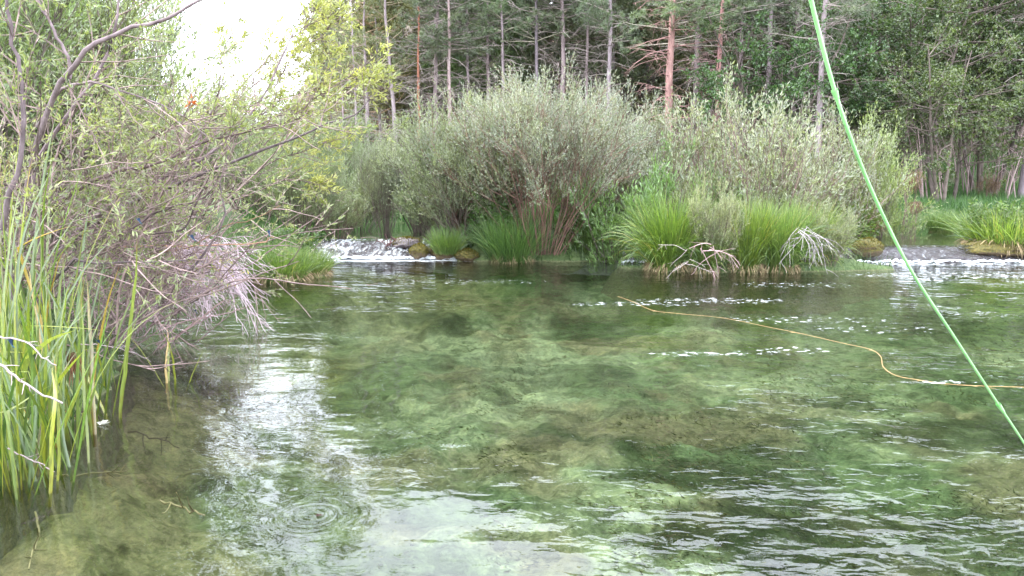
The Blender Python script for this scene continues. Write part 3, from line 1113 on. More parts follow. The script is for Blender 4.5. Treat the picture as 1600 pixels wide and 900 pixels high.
pine('bare', 1195, 27.5, 'dark pine with a mesh of bare twigs between the pink trunk and the grey one', GP, PUR, (.8, .9, .8), 0.2)
pine('thin', 560, 25, 'short broken grey pine trunk behind the yellow-leaved twigs', GP, PUR, (1.2, 1.1, .8), 5.5, .9)
for k, (px, D, s) in enumerate([(540, 27.4, .9), (682, 27.6, .9), (762, 28.2, 1), (880, 27.8, 1), (915, 28.2, .9),
                                (1080, 27.7, 1), (1150, 27.0, .9), (1235, 27.6, .9)]):
    pine('thin', px, D, 'thin grey pine trunk half hidden among the needles above the willows', 'thin pines among the front row', (1.35, 1.2, 1.3), (1, 1, 1), k * 1.7, s, (.9, 1.5, 1.1, 1.4)[k % 4])
rs = np.random.RandomState(77)
k = 0
for D, step, kinds in ((32, 95, ['young', 'young', 'mid']), (35, 72, ['young', 'mid', 'young']), (38, 70, ['young', 'mid', 'mid', 'young']), (46, 80, ['mid', 'bare', 'young'])):
    for px in np.arange(500 if D < 40 else 700, 2000, step):
        q = px + rs.uniform(-25, 25)
        dd = D + rs.uniform(-2, 2)
        s = rs.uniform(0.85, 1.15)
        lf = (rs.uniform(.9, 1.3), rs.uniform(1.0, 1.2), rs.uniform(.7, 1.0))
        if q < 640:
            lf = (1.5, 1.25, .8)
        pine(kinds[k % len(kinds)], q, dd, 'shaded green pine deep in the forest behind the front row of trunks',
             'pines deep in the forest', PUR, lf, rs.uniform(0, 6), s)
        k += 1


# ------------------------------------------------------------------ broadleaf trees on the right
def broad_meshes(seed, H=8.0, R=3.0, lim=26, tw=420, sp=3400, per=10, low=0.15):
    rs = np.random.RandomState(seed)
    stems = 5
    an = rs.rand(stems) * 2 * pi
    base = np.stack([0.3 * np.cos(an), 0.3 * np.sin(an), -0.2 + 0 * an], -1)
    d = np.stack([0.25 * np.cos(an), 0.25 * np.sin(an), 1 + 0 * an], -1)
    s0 = grow(base, d, H * (0.8 + 0.2 * rs.rand(stems)), 12, (0, 0, 0), 0.07, rs)
    s1 = spawn(s0, lim * 3, low, 0.95, 65, R * 0.95, 9, (0, 0, -0.1), 0.10, rs, 0.5)
    s2 = spawn(s1, tw, 0.2, 1.0, 45, R * 0.36, 6, (0, 0, -0.15), 0.1, rs)
    s3 = spawn(s2, sp, 0.1, 1.0, 45, R * 0.14, 4, (0, 0, -0.2), 0.12, rs)
    b = Buf()
    b.tubes(s0, 0.07, 0.015, 7, 0, rs.rand(stems))
    tk = b.mesh('trunk', M['stem'], True)
    b = Buf()
    b.tubes(s1, 0.022, 0.006, 4, 0, rs.rand(len(s1)))
    b.tubes(s2, 0.008, 0.003, 3, 0, rs.rand(len(s2)))
    br = b.mesh('branches', M['stem'])
    c = Buf()
    leaf_along(c, s3, per, 0.0, 0.075, 0.05, rs, 55, flat=2.0, fold=0.15)
    return tk, br, c.mesh('crown', M['broad'])


BR = [broad_meshes(21, 8, 3.0, low=.32), broad_meshes(22, 6.5, 2.6, 24, 380, 3000, 10, 0.25)]


def broad(k, px, D, label, col, rz=0, sc=1.0, z=None):
    x = P(px, 275, D)[0]
    z = float(ground_h(np.array(x), np.array(float(D)))) if z is None else z
    o = thing('broadleaf_tree', (x, D, z), label, 'broadleaf tree', 'broadleaf trees at the foot of the slope', rz, sc)
    for nm, me, c in zip(('trunk', 'branches', 'crown'), BR[k], ((1, 1, 1), (1, 1, 1), col)):
        link(nm, me, o, c)
    return o


broad(0, 1400, 23.5, 'broad green leafy tree overhanging the dark bank behind the green line', (1.0, 1.05, .95), 0.5, 1.0)
broad(1, 1210, 24.5, 'bright green leafy tree left of the lone grey pine', (0.95, 1.25, 1.0), 2.2, 1.0)
broad(0, 1540, 25, 'dull green leafy tree with hanging sprays near the right edge', (1.15, 1.05, .95), 3.6, 1.0)
broad(1, 1480, 21.5, 'low leafy tree with thin bare stems over the dark hollow', (1.2, 1.1, .8), 1.0, .78)
broad(0, 1330, 27, 'dark leafy tree behind the tangled willows', (.9, 1.1, .9), 5.0, 1.05)
broad(0, 1660, 23, 'leafy tree cut off by the right edge of the photo', (1.1, 1.1, .9), 4.0, 1.05)


# ------------------------------------------------------------------ sedge tussocks
def tussock_mesh(seed, n=1500, H=1.0, R=0.28, droop=1.6, w=0.010, K=7, lean=(0, 0)):
    rs = np.random.RandomState(seed)
    an = rs.rand(n) * 2 * pi
    rr = np.sqrt(rs.rand(n))
    base = np.stack([R * rr * np.cos(an), R * rr * np.sin(an), rs.rand(n) * 0.06 - 0.05], -1)
    sp = (0.15 + 0.75 * rs.rand(n) ** 1.3) * (0.3 + 0.7 * rr)
    a2 = an + rs.normal(size=n) * 0.5
    d = np.stack([np.cos(a2) * sp + lean[0], np.sin(a2) * sp + lean[1], np.ones(n)], -1)
    L = H * (0.65 + 0.6 * rs.rand(n))
    N = n
    out = np.empty((N, K, 3))
    p, dd = base.copy(), nrm(d)
    out[:, 0] = p
    dr = (droop * (0.3 + 1.0 * rs.rand(n)) * (0.4 + sp))[:, None]
    for k in range(1, K):
        dd = nrm(dd + np.array([0, 0, -1.0]) * dr * (k / K) / K * 2.0 + rs.normal(size=(N, 3)) * 0.03)
        p = p + dd * L[:, None] / (K - 1)
        out[:, k] = p
    out[..., 2] = np.maximum(out[..., 2], -0.06)
    b = Buf()
    b.strips(out, w * (0.7 + 0.6 * rs.rand(n)), rs)
    return b.mesh('blades', M['sedge'])


TS = {'full': tussock_mesh(31, 2000, 1.15, 0.26, 2.2, .012), 'tall': tussock_mesh(32, 1500, 1.15, 0.22, 1.1, .012), 'low': tussock_mesh(33, 1300, 0.55, 0.35, 1.4, 0.008),
      'fine': tussock_mesh(34, 2200, 0.95, 0.42, 1.1, 0.007)}
HT = {'full': 0.95, 'tall': 1.1, 'low': 0.5, 'fine': 0.85}


def tuss_base_mesh():
    rs = np.random.RandomState(5)
    b = Buf()
    n = 260
    an = rs.rand(n) * 2 * pi
    base = np.stack([0.34 * np.cos(an), 0.34 * np.sin(an), 0.14 * rs.rand(n)], -1)
    d = np.stack([np.cos(an) * 0.8, np.sin(an) * 0.8, -0.5 + rs.rand(n) * 0.9], -1)
    b.strips(grow(base, d, 0.2, 4, (0, 0, -2), 0.1, rs), 0.012, rs)
    return b.mesh('dry_skirt', M['straw'])


TSK = tuss_base_mesh()
GT = 'sedge tussocks at the water'


def tuss(kind, px, py, tpx, label, col=(1, 1, 1), wide=1.0, rz=0.0, z=0.0, D=None, skirt=True):
    p = G(px, py, z) if D is None else P(px, 275, D)
    x, D = p[0], p[1]
    top = P(px, tpx, D)[2]
    s = (top - z) / HT[kind]
    o = thing('grass_tussock', (x, D, z + 0.02), label, 'grass tussock', GT, rz, (s * wide, s * wide, s))
    o2 = link('blades', TS[kind], o, col)
    if skirt:
        link('dry_skirt', TSK, o, (1, 1, 1))
    return o


tuss('full', 1045, 422, 328, 'leftmost bright arching grass tussock of the islet', (1.15, 1.3, .7), .92, 0.3)
tuss('full', 1100, 426, 368, 'green grass tussock left of the bare roots on the islet', (1.0, 1.15, .8), 0.85, 1.9)
tuss('tall', 1165, 424, 322, 'tall upright yellow-green tussock in the middle of the islet', (1.2, 1.25, .6), 0.8, 2.3)
tuss('full', 1215, 424, 335, 'dark green drooping tussock beside the white driftwood', (.9, 1.05, .8), 0.8, 4.4)
tuss('full', 1262, 420, 338, 'bright tussock with drooping bleached stalks at the right of the islet', (1.15, 1.15, .8), 0.8, 5.2)
tuss('fine', 800, 408, 340, 'rounded dark green fine grass tussock under the big willow', (.75, 1.05, .8), 1.0, 0.8)
tuss('fine', 770, 402, 345, 'grass tussock at the left end of the middle bank', (.8, 1.05, .8), .8, 3.3)
tuss('fine', 915, 404, 345, 'light green grass tussock right of the red willow stems', (.95, 1.15, .85), .75, 1.4)
tuss('fine', 950, 404, 350, 'grass tussock at the right end of the middle bank', (1.0, 1.1, .85), .7, 2.7)
tuss('low', 440, 437, 392, 'left half of the low grass clump jutting into the pool', (1.1, 1.2, .9), 1.15, .3)
tuss('low', 480, 430, 392, 'right half of the low grass clump jutting into the pool', (1.15, 1.2, .85), 1.15, 2.9)
tuss('low', 415, 428, 380, 'darker grass clump behind the drooping twigs', (.9, 1.1, .8), 1.1, 4.9)
tuss('low', 700, 396, 360, 'small tussock above the second mossy stone', (.9, 1.1, .7), .8, .9, .12, skirt=False)
tuss('fine', 1470, 365, 333, 'grass tussock on the far bank of the upstream water', (.95, 1.1, .9), 1.0, .9, .2)
tuss('fine', 1385, 362, 335, 'grass tussock on the far bank right of the thicket', (.95, 1.15, .8), 1.0, 3.9, .2)
tuss('low', 1575, 386, 335, 'large leafy tussock on the mossy ledge at the right edge', (1.15, 1.25, .8), 1.5, 2.1, .2)


# leafy herbs on the banks
def herb_mesh(seed, n=60, H=0.7):
    rs = np.random.RandomState(seed)
    an = rs.rand(n) * 2 * pi
    rr = np.sqrt(rs.rand(n)) * 0.4
    base = np.stack([rr * np.cos(an), rr * np.sin(an), 0 * an], -1)
    st = grow(base, np.stack([np.cos(an) * .3, np.sin(an) * .3, 1 + 0 * an], -1), H * (.6 + .6 * rs.rand(n)), 6, (0, 0, 0), .06, rs)
    b = Buf()
    b.tubes(st, .004, .002, 3, 1, rs.rand(n))
    leaf_along(b, st, 34, .1, .11, .035, rs, 65)
    return b.mesh('leafy_stems', [M['herb'], M['stem']])


HB = [herb_mesh(41), herb_mesh(42, 80, .6)]
for i, (px, D, tp, lab, col) in enumerate([
        (905, 13.9, 318, 'bright leafy herb right of the red willow stems', (1.1, 1.2, .9)),
        (945, 14.6, 330, 'leafy herb beside the lime green willow', (1.2, 1.3, .8)),
        (775, 13.9, 305, 'leafy green herb in front of the silver willow stems', (1.0, 1.2, .9)),
        (985, 15.0, 335, 'dark leafy herb above the tiny trickle', (.8, 1.0, .8)),
        (1560, 14.2, 318, 'broad-leaved herb on the mossy ledge at the right', (1.1, 1.1, .9)),
        (730, 14.2, 345, 'low herb between the mossy stones and the middle bank', (.8, 1.0, .7)),
        (1330, 15.0, 320, 'yellow-green herb at the end of the thicket', (1.2, 1.1, .7)),
        (450, 12.5, 350, 'tall green herb behind the left grass clump', (.9, 1.0, .8)),
        (1040, 15.5, 310, 'green herb behind the bright arching tussock', (1.0, 1.1, .8))]):
    x = P(px, 275, D)[0]
    z = max(0.1, float(ground_h(np.array(x), np.array(D))))
    s = (P(px, tp, D)[2] - z) / .72
    o = thing('leafy_herb', (x, D, z), lab, 'herb', 'leafy herbs on the banks', i * 1.3, (max(.7, s * .9), max(.7, s * .9), s))
    link('leafy_stems', HB[i % 2], o, col)

# grass of the meadow and bank cover
rs = np.random.RandomState(9)
N = 120000
y = 16 + 14 * rs.rand(N) ** 1.2
x = (-0.35 + 1.15 * rs.rand(N)) * y
keep = land(x, y) > 0.02
x, y = x[keep], y[keep]
z = ground_h(x, y)
N = len(x)
b = Buf()
d = nrm(np.stack([rs.normal(size=N) * .3, rs.normal(size=N) * .3, np.ones(N)], -1))
b.needles(np.stack([x, y, z - .02], -1), d, (.16 + .22 * rs.rand(N)) * (1 + .5 * vnoise(x, y, 4)), .022, rs, 0, rs.rand(N))
tag(b.obj('meadow_grass', M['grass'], None, False, (1.0, 1.35, .95)), 'green meadow grass on the far bank below the trees', 'grass', None, 'stuff')
# near bank cover, left and islet
N = 26000
y = 3 + 12.5 * rs.rand(N)
x = -7 + 14 * rs.rand(N)
keep = (land(x, y) > 0.0)
x, y = x[keep], y[keep]
z = ground_h(x, y)
N = len(x)
b = Buf()
d = nrm(np.stack([rs.normal(size=N) * .45, rs.normal(size=N) * .45, np.ones(N)], -1))
b.needles(np.stack([x, y, z - .02], -1), d, .12 + .25 * rs.rand(N), .012, rs, 0, rs.rand(N))
tag(b.obj('bank_grass', M['grass'], None, False, (1.0, 1.0, .9)), 'short grass covering the near bank and the islet', 'grass', None, 'stuff')


# ------------------------------------------------------------------ stones
def rock(name, c, r, label, cat, mat, seed, fl=0.6):
    rs = np.random.RandomState(seed)
    nu, nv = 40, 24
    u = np.linspace(0, 2 * pi, nu, endpoint=False)
    v = np.linspace(0.02, pi - 0.02, nv)
    U, V = np.meshgrid(u, v)
    dx, dy, dz = np.sin(V) * np.cos(U), np.sin(V) * np.sin(U), np.cos(V)
    f = 1 + 0.22 * vnoise(dx * 2 + seed, dy * 2 + dz * 2.3, seed, 4) + 0.06 * vnoise(dx * 9 + seed, dy * 9 + dz * 7, seed + 5, 3)
    pts = np.stack([dx * r[0] * f, dy * r[1] * f, dz * r[2] * f], -1)
    b = Buf()
    i = (np.arange(nv - 1)[:, None] * nu + np.arange(nu)[None, :])
    j = (np.arange(nv - 1)[:, None] * nu + (np.arange(nu)[None, :] + 1) % nu)
    b.add(pts, np.stack([i, i + nu, j + nu, j], -1).reshape(-1, 4))
    # moss tufts
    k = 1600
    ii = rs.randint(0, nu * nv, k)
    p = pts.reshape(-1, 3)[ii] * (1 + rs.rand(k, 1) * .02)
    up = p[:, 2] > -0.02
    p = p[up]
    b.needles(p, nrm(p / np.array(r)) + rs.normal(size=p.shape) * .5, .035, .012, rs, 1, rs.rand(len(p)))
    me = b.mesh(name, [mat, M['mossleaf']], True)
    o = link(name, me)
    o.location = tuple(c)
    o.color = (1, 1, 1, 1)
    return tag(o, label, cat, 'moss-covered stones on the ledge')


M['mossleaf'] = leaf_material('moss_leaf', (0.06, 0.065, 0.012), (0.20, 0.16, 0.035), 0.3, 0.02)
GPOS = [
    (P(655, 394, 13.75), (.17, .2, .14), 'small round mossy stone in the foam of the left waterfall'),
    (P(694, 393, 13.8), (.27, .25, .16), 'larger mossy stone right of the small one in the left waterfall'),
    (P(1355, 388, 13.3), (.26, .25, .16), 'orange mossy stone at the right end of the grassy islet'),
    (P(730, 400, 13.5), (.2, .2, .12), 'dark mossy stone against the left end of the middle bank'),
]
for i, (c, r, lab) in enumerate(GPOS):
    rock('mossy_stone', c, r, lab, 'stone', M['mossrock'], 100 + i)
rock('mossy_ledge', P(1575, 391, 13.75), (.95, .42, .17), 'long low ledge of orange moss at the right edge by the riffle', 'rock ledge', M['mossrock'], 120)
rock('wet_rock', P(637, 381, 14.6), (.3, .25, .12), 'dark wet rock at the head of the left waterfall', 'rock', M['tufa'], 131)


# ------------------------------------------------------------------ leaning willow in the left foreground
def trace(pts, n=14):
    return catmull([P(*p) for p in pts], n)


WB = P(60, 560, 6.3)
limbs = [  # (pixel, pixel, depth) polylines and radii
    ([(20, 480, 5.6), (35, 330, 5.4), (60, 210, 5.2), (95, 130, 5.1), (127, 87, 5.0), (160, 62, 5.0), (207, 45, 5.0), (253, 32, 5.0), (283, 15, 5.0), (320, -5, 5.0)], .022, .008),
    ([(110, 125, 5.1), (108, 95, 5.1), (95, 70, 5.1), (78, 35, 5.1), (60, 0, 5.1), (50, -60, 5.1)], .012, .006),
    ([(30, 400, 5.9), (90, 320, 5.7), (160, 277, 5.6), (200, 263, 5.6), (233, 258, 5.6), (283, 237, 5.6), (333, 217, 5.6), (400, 204, 5.6), (440, 192, 5.6), (480, 178, 5.6)], .018, .004),
    ([(60, 430, 6.3), (160, 340, 6.2), (270, 290, 6.1), (340, 262, 6.1), (400, 238, 6.1), (467, 213, 6.1), (510, 193, 6.1), (550, 182, 6.1), (567, 167, 6.1), (578, 148, 6.1)], .018, .003),
    ([(60, 200, 5.4), (90, 145, 5.3), (130, 130, 5.2), (170, 135, 5.2), (250, 165, 5.2), (290, 183, 5.2), (325, 213, 5.2)], .012, .003),
    ([(40, 500, 6.2), (90, 400, 6.0), (143, 343, 5.9), (200, 310, 5.9), (247, 280, 5.9), (330, 240, 5.9), (400, 170, 5.9), (440, 90, 5.9), (470, 20, 5.9)], .024, .004),
    ([(40, 470, 5.2), (95, 430, 5.0), (118, 405, 4.9), (150, 411, 4.9), (200, 408, 4.9), (290, 407, 4.9)], .011, .004),
    ([(140, 575, 6.1), (212, 498, 6.0), (260, 456, 6.0), (312, 406, 6.0), (332, 378, 6.0), (350, 340, 6.0), (345, 290, 6.0), (360, 230, 6.0)], .014, .004),
    ([(200, 365, 5.4), (232, 338, 5.4), (262, 325, 5.4), (290, 318, 5.4), (330, 300, 5.4), (340, 275, 5.4)], .010, .004),
    ([(240, 365, 5.5), (282, 360, 5.5), (300, 335, 5.5), (320, 290, 5.5), (333, 276, 5.5), (420, 273, 5.5)], .008, .003),
    ([(170, 420, 6.6), (230, 400, 6.6), (296, 386, 6.6), (348, 356, 6.6), (400, 340, 6.6), (438, 320, 6.6)], .008, .003),
    ([(150, 392, 6.4), (200, 385, 6.4), (328, 382, 6.4), (406, 379, 6.4), (420, 372, 6.4), (428, 371, 6.4)], .007, .003),
    ([(340, 430, 7.4), (370, 432, 7.4), (390, 438, 7.4), (405, 460, 7.4), (412, 478, 7.4), (415, 500, 7.4)], .005, .002),
    ([(0, 360, 4.6), (30, 250, 4.6), (38, 150, 4.6), (20, 60, 4.6), (10, -40, 4.6)], .016, .008),
    ([(75, 520, 5.8), (60, 380, 5.7), (50, 280, 5.6), (90, 200, 5.6), (150, 120, 5.6), (180, 40, 5.6), (190, -40, 5.6)], .02, .006),
    ([(80, 470, 6.5), (170, 380, 6.5), (240, 330, 6.5), (300, 230, 6.5), (340, 150, 6.5), (350, 80, 6.5), (380, 20, 6.5)], .014, .003),
]
rs = np.random.RandomState(202)
root = thing('leaning_willow', (WB[0], WB[1], 0.0), 'big leaning willow with bare purplish limbs reaching over the water at the left', 'willow')
off = np.array([WB[0], WB[1], 0.0])
LM = np.stack([trace(p, 16) for p, _, _ in limbs]) - off
for q, (p_, r0, r1) in enumerate(limbs):
    b = Buf()
    jit = LM[q] + rs.normal(size=(16, 3)) * .006
    b.tubes(jit[None], r0, r1, 6, 0, [rs.rand()])
    b.obj('limb', M['limb'], root, True, {2: (.6, .5, .5), 8: (.45, .38, .38), 9: (.45, .38, .38), 10: (2.6, 1.9, 1.2), 11: (2.6, 1.8, 1.2), 12: (1.8, 1.5, 1.5)}.get(q, (1, .93, 1.0)))
# random limbs filling the tangle
nb = 60
base = np.stack([rs.uniform(-4.6, -2.9, nb), rs.uniform(5.6, 8.0, nb), rs.uniform(0.1, 0.5, nb)], -1) - off
dirs = np.stack([rs.uniform(0.0, 1.2, nb), rs.uniform(-.5, .2, nb), rs.uniform(.35, 1.5, nb)], -1)
R1 = grow(base, dirs, rs.uniform(1.2, 2.6, nb), 16, (0.1, 0, -.3), .07, rs)
ALL = np.concatenate([LM, R1])
R2 = spawn(ALL, 700, .15, .98, 38, .75, 7, (.12, 0, .1), .11, rs)
R3 = spawn(np.concatenate([R2]), 4200, .1, .98, 45, .34, 5, (.0, 0, .0), .13, rs)
def pixel(w):
    dy, dz = w[:, 1], w[:, 2] - CAMZ
    dep = dy * CP - dz * SP
    return 800 + FPX * w[:, 0] / dep, 450 - FPX * (dy * SP + dz * CP) / dep


def airy(br):
    px, py = pixel(br[:, br.shape[1] // 2] + off)
    gap = ((px > 285) & (py > 200) & (py < 600)) | ((px > 255) & (py < 130))
    return br[~gap | (rs.rand(len(br)) < .22)]


R2, R3 = airy(R2), airy(R3)
b = Buf()
b.tubes(R1, .009, .003, 4, 0, rs.rand(len(R1)))
b.tubes(R2, .0055, .002, 3, 0, rs.rand(len(R2)))
b.tubes(R3, .0024, .001, 3, 0, rs.rand(len(R3)))
b.obj('twigs', M['limb'], root, False, (1.55, 1.38, 1.3))
b = Buf()
R3w = R3 + off
elev = (R3w[:, 0, 2] - 1.5) / R3w[:, 0, 1]
keep = rs.rand(len(R3)) < np.clip(.65 + elev * 2.0, .2, .98)
leaf_along(b, R3[keep], 13, .1, .044, .011, rs, 38)
b.obj('foliage', M['willow_near'], root, False, (1, 1.05, .9))

# yellow spray of young leaves
yr = thing('yellow_leaved_willow', tuple(P(330, 275, 10.6) * [1, 1, 0]), 'bright yellow-green willow sprays reaching right in front of the dark pines', 'willow')
yo = P(330, 275, 10.6) * [1, 1, 0]
yl = [
    [(250, 420, 7.4), (300, 330, 7.2), (350, 240, 7.0), (420, 150, 6.9), (460, 80, 6.9), (490, 10, 6.9)],
    [(300, 380, 7.2), (350, 300, 7.0), (410, 230, 6.8), (470, 165, 6.7), (530, 130, 6.7), (580, 95, 6.7)],
    [(300, 300, 7.0), (370, 210, 6.9), (430, 160, 6.8), (500, 140, 6.8), (560, 135, 6.8), (588, 130, 6.8)],
    [(280, 300, 7.3), (340, 200, 7.3), (380, 130, 7.3), (430, 90, 7.3), (500, 60, 7.3), (520, 30, 7.3)],
    [(290, 330, 7.2), (370, 290, 7.1), (430, 250, 7.1), (480, 235, 7.1), (520, 215, 7.1)],
    [(320, 330, 7.2), (400, 300, 7.1), (450, 280, 7.1), (500, 290, 7.1)],
    [(250, 330, 6.8), (320, 245, 6.7), (380, 195, 6.7), (430, 172, 6.7), (470, 185, 6.7)],
    [(260, 300, 7.0), (330, 205, 6.9), (400, 130, 6.9), (470, 105, 6.9), (530, 110, 6.9)],
    [(250, 380, 7.0), (300, 250, 7.0), (330, 180, 7.0), (350, 120, 7.0), (360, 70, 7.0)],
]
Y0 = np.stack([catmull([P(a_, b_, d_ + 3.4) for a_, b_, d_ in q], 12) for q in yl]) - yo
b = Buf()
b.tubes(Y0, .014, .003, 4, 0, rs.rand(len(Y0)))
Y1 = spawn(Y0, 160, .45, 1.0, 38, .7, 6, (.1, 0, .35), .09, rs, .5)
Y2 = spawn(Y1, 720, .05, 1.0, 38, .24, 4, (0, 0, .4), .1, rs, .4)
b.tubes(Y1, .006, .002, 3, 0, rs.rand(len(Y1)))
b.tubes(Y2, .0018, .001, 3, 0, rs.rand(len(Y2)))
b.obj('branches', M['limb'], yr, False, (1.2, 1.05, 1))
b = Buf()
leaf_along(b, Y2, 10, 0.0, .080, .018, rs, 42)
b.obj('foliage', M['yellow'], yr, False, (1, 1, 1))
# red dried leaves caught on a twig
b = Buf()
c = P(299, 160, 5.2) - off
b.leaves(c + rs.normal(size=(14, 3)) * .012, rs.normal(size=(14, 3)), .05, .016, rs)
tag(b.obj('dried_leaves', M['dryleaf'], root, False, (1, 1, 1)), 'orange-red withered leaves')

# bleached twigs drooping to the water
br = thing('drooping_dead_branch', tuple(P(335, 498, 7.6) * [1, 1, 0]), 'bleached pinkish dead branch drooping its tangle of twigs into the pool', 'dead branch')
bo = P(335, 498, 7.6) * [1, 1, 0]
n = 60
src = np.stack([P(rs.uniform(205, 318), rs.uniform(360, 430), rs.uniform(7.1, 7.9)) for _ in range(n)])
B1 = grow(src - bo, np.stack([rs.uniform(.1, 1.1, n), rs.normal(size=n) * .35, rs.uniform(-.5, .5, n)], -1), rs.uniform(.5, 1.05, n), 9, (.15, 0, -1.5), .10, rs)
B2 = spawn(B1, 480, .1, .95, 38, .34, 6, (0.05, 0, -.9), .13, rs)
B3 = spawn(B2, 500, .1, .95, 40, .16, 4, (0, 0, -.4), .13, rs)
for q in (B1, B2, B3):
    q[..., 2] = np.maximum(q[..., 2], -.03)
b = Buf()
b.tubes(B1, .007, .003, 4, 0, rs.rand(len(B1)))
b.tubes(B2, .0038, .0020, 3, 0, rs.rand(len(B2)))
b.tubes(B3, .0022, .0015, 3, 0, rs.rand(len(B3)))
b.obj('twigs', M['bleached'], br, False, (1.05, .93, .98))
b = Buf()
c = np.stack([P(px + rs.normal() * 12, py + rs.normal() * 9, 7.2) for px, py in [(262, 397), (280, 404), (315, 412), (340, 410), (352, 432), (300, 438), (308, 450), (275, 415)] for _ in range(60)]) - bo
b.leaves(c, rs.normal(size=c.shape), .05, .011, rs)
tag(b.obj('leaves', M['yellow'], br, False, (1.35, 1.2, .7)), 'pale yellow leaf tufts')

# second loose brush above the water, darker, between the two
dk = thing('dead_brush', tuple(P(180, 520, 6.6) * [1, 1, 0]), 'brown criss-cross brush of dead twigs standing in the water behind the reeds', 'dead brush')
do = P(180, 520, 6.6) * [1, 1, 0]
n = 110
src = np.stack([P(rs.uniform(90, 300), rs.uniform(400, 560), rs.uniform(5.9, 7.4)) for _ in range(n)])
D1 = grow(src - do, np.stack([rs.uniform(-.6, 1.0, n), rs.normal(size=n) * .4, rs.uniform(-.5, .8, n)], -1), rs.uniform(.4, .9, n), 8, (0, 0, -.3), .10, rs)
D2 = spawn(D1, 520, .1, .95, 45, .3, 5, (0, 0, -.2), .13, rs)
for q in (D1, D2):
    q[..., 2] = np.maximum(q[..., 2], -.03)
b = Buf()
b.tubes(D1, .0055, .0025, 4, 0, rs.rand(len(D1)))
b.tubes(D2, .0026, .0012, 3, 0, rs.rand(len(D2)))
b.obj('twigs', M['limb'], dk, False, (1.5, 1.25, 1.3))


# ------------------------------------------------------------------ reeds in the left foreground: each leaf is a part
def reed_leaf(seed, L, w, lean, droop, K=11, kink=None):
    rs = np.random.RandomState(seed)
    s = np.linspace(0, 1, K)
    a = lean + droop * s ** 2.2
    if kink:
        a = a + np.where(s > kink, 1.3, 0)
    dx = np.cumsum(np.concatenate([[0], np.sin(a[1:])])) * L / (K - 1)
    dz = np.cumsum(np.concatenate([[0], np.cos(a[1:])])) * L / (K - 1)
    c = np.stack([dx, np.cumsum(rs.normal(size=K)) * .004, dz], -1)
    ww = w * .5 * np.minimum(1, .75 + s) * (1 - s ** 3.5)
    tw = rs.uniform(-.5, .5) + rs.uniform(-1, 1) * s
    side = np.stack([np.sin(tw) * np.cos(a) * .5, np.cos(tw), 0 * s], -1)
    l, r = c - side * ww[:, None], c + side * ww[:, None]
    md = c + np.stack([-np.cos(a), 0 * s, np.sin(a)], -1) * (ww * .35)[:, None]
    b = Buf()
    i = np.arange(K - 1) * 3
    b.add(np.stack([l, md, r], 1), np.concatenate([np.stack([i, i + 1, i + 4, i + 3], -1), np.stack([i + 1, i + 2, i + 5, i + 4], -1)]), 0,
          np.full(2 * (K - 1), rs.rand() * .9))
    return b.mesh('leaf', M['reed'], True)


RL = [reed_leaf(300 + i, 1.0, .016 + .012 * ((i * 7) % 5) / 4, [.03, .08, .15, .22][i % 4], [.15, .35, .8, .1][(i // 2) % 4], kink=.7 if i == 9 else None) for i in range(14)]
rs = np.random.RandomState(404)
clumps = [  # px, py of the base, leaves, mean height, label
    (20, 760, 34, 1.25, 'reed clump nearest the camera at the bottom left edge'),
    (75, 735, 30, 1.15, 'dense bright reed clump right of the nearest one'),
    (30, 690, 34, 1.75, 'tall reed clump behind the nearest one at the left edge'),
    (100, 690, 26, 1.15, 'bright upright reed clump standing in the shallow water'),
    (125, 655, 22, 1.25, 'reed clump in front of the rusty dead leaves'),
    (150, 612, 9, 1.1, 'thin dark reed clump beside the dead brush'),
    (55, 640, 26, 1.9, 'tallest reed clump behind the others'),
    (5, 650, 24, 2.1, 'reed clump at the left edge with the highest tips'),
    (265, 600, 5, .6, 'few short reeds standing alone in the open water'),
]
for ci, (px, py, n, hh, lab) in enumerate(clumps):
    g = G(px, py)
    o = thing('reed_clump', (g[0], g[1], -0.05), lab, 'reeds', 'reed clumps on the left bank', 0)
    for k in range(n):
        me = RL[rs.randint(len(RL))]
        lf = link('leaf', me, o)
        sp = .11 if n > 10 else .05
        lf.location = (rs.normal() * sp, rs.normal() * sp, -0.02)
        h = hh * rs.uniform(.55, 1.05)
        lf.scale = (h * rs.uniform(.7, 1.3), rs.uniform(.7, 1.15), h)
        lf.rotation_euler = (rs.normal() * .10, rs.normal() * .12, rs.uniform(0, 2 * pi))
        q = rs.rand()
        lf.color = (1.0, 1.05, .9, 1) if q < .45 else ((1.25, 1.15, .8, 1) if q < .75 else ((.62, .85, .7, 1) if q < .95 else (1.7, .95, .9, 1)))
# a leaning foreground leaf and stray pieces
o = thing('leaning_reed', tuple(G(88, 705)), 'long single reed leaf leaning right over the shallow water', 'reed')
b = Buf()
rr_ = np.random.RandomState(3)
for pts, w in (([(80, 715, 4.05), (98, 668, 4.05), (118, 620, 4.05), (137, 577, 4.05)], .028), ([(60, 640, 3.9), (95, 590, 3.85), (132, 547, 3.8)], .022), ([(40, 560, 3.7), (80, 530, 3.7), (118, 516, 3.7)], .02)):
    c = catmull([P(*p) for p in pts], 9) - np.array(G(88, 705))
    bb = Buf()
    bb.strips(c[None], w, rr_, 0, [.8], face=np.array([[[0, 1.0, .2]]]))
    bb.obj('leaf', M['reed'], o, False, (1.15, 1.15, .8))
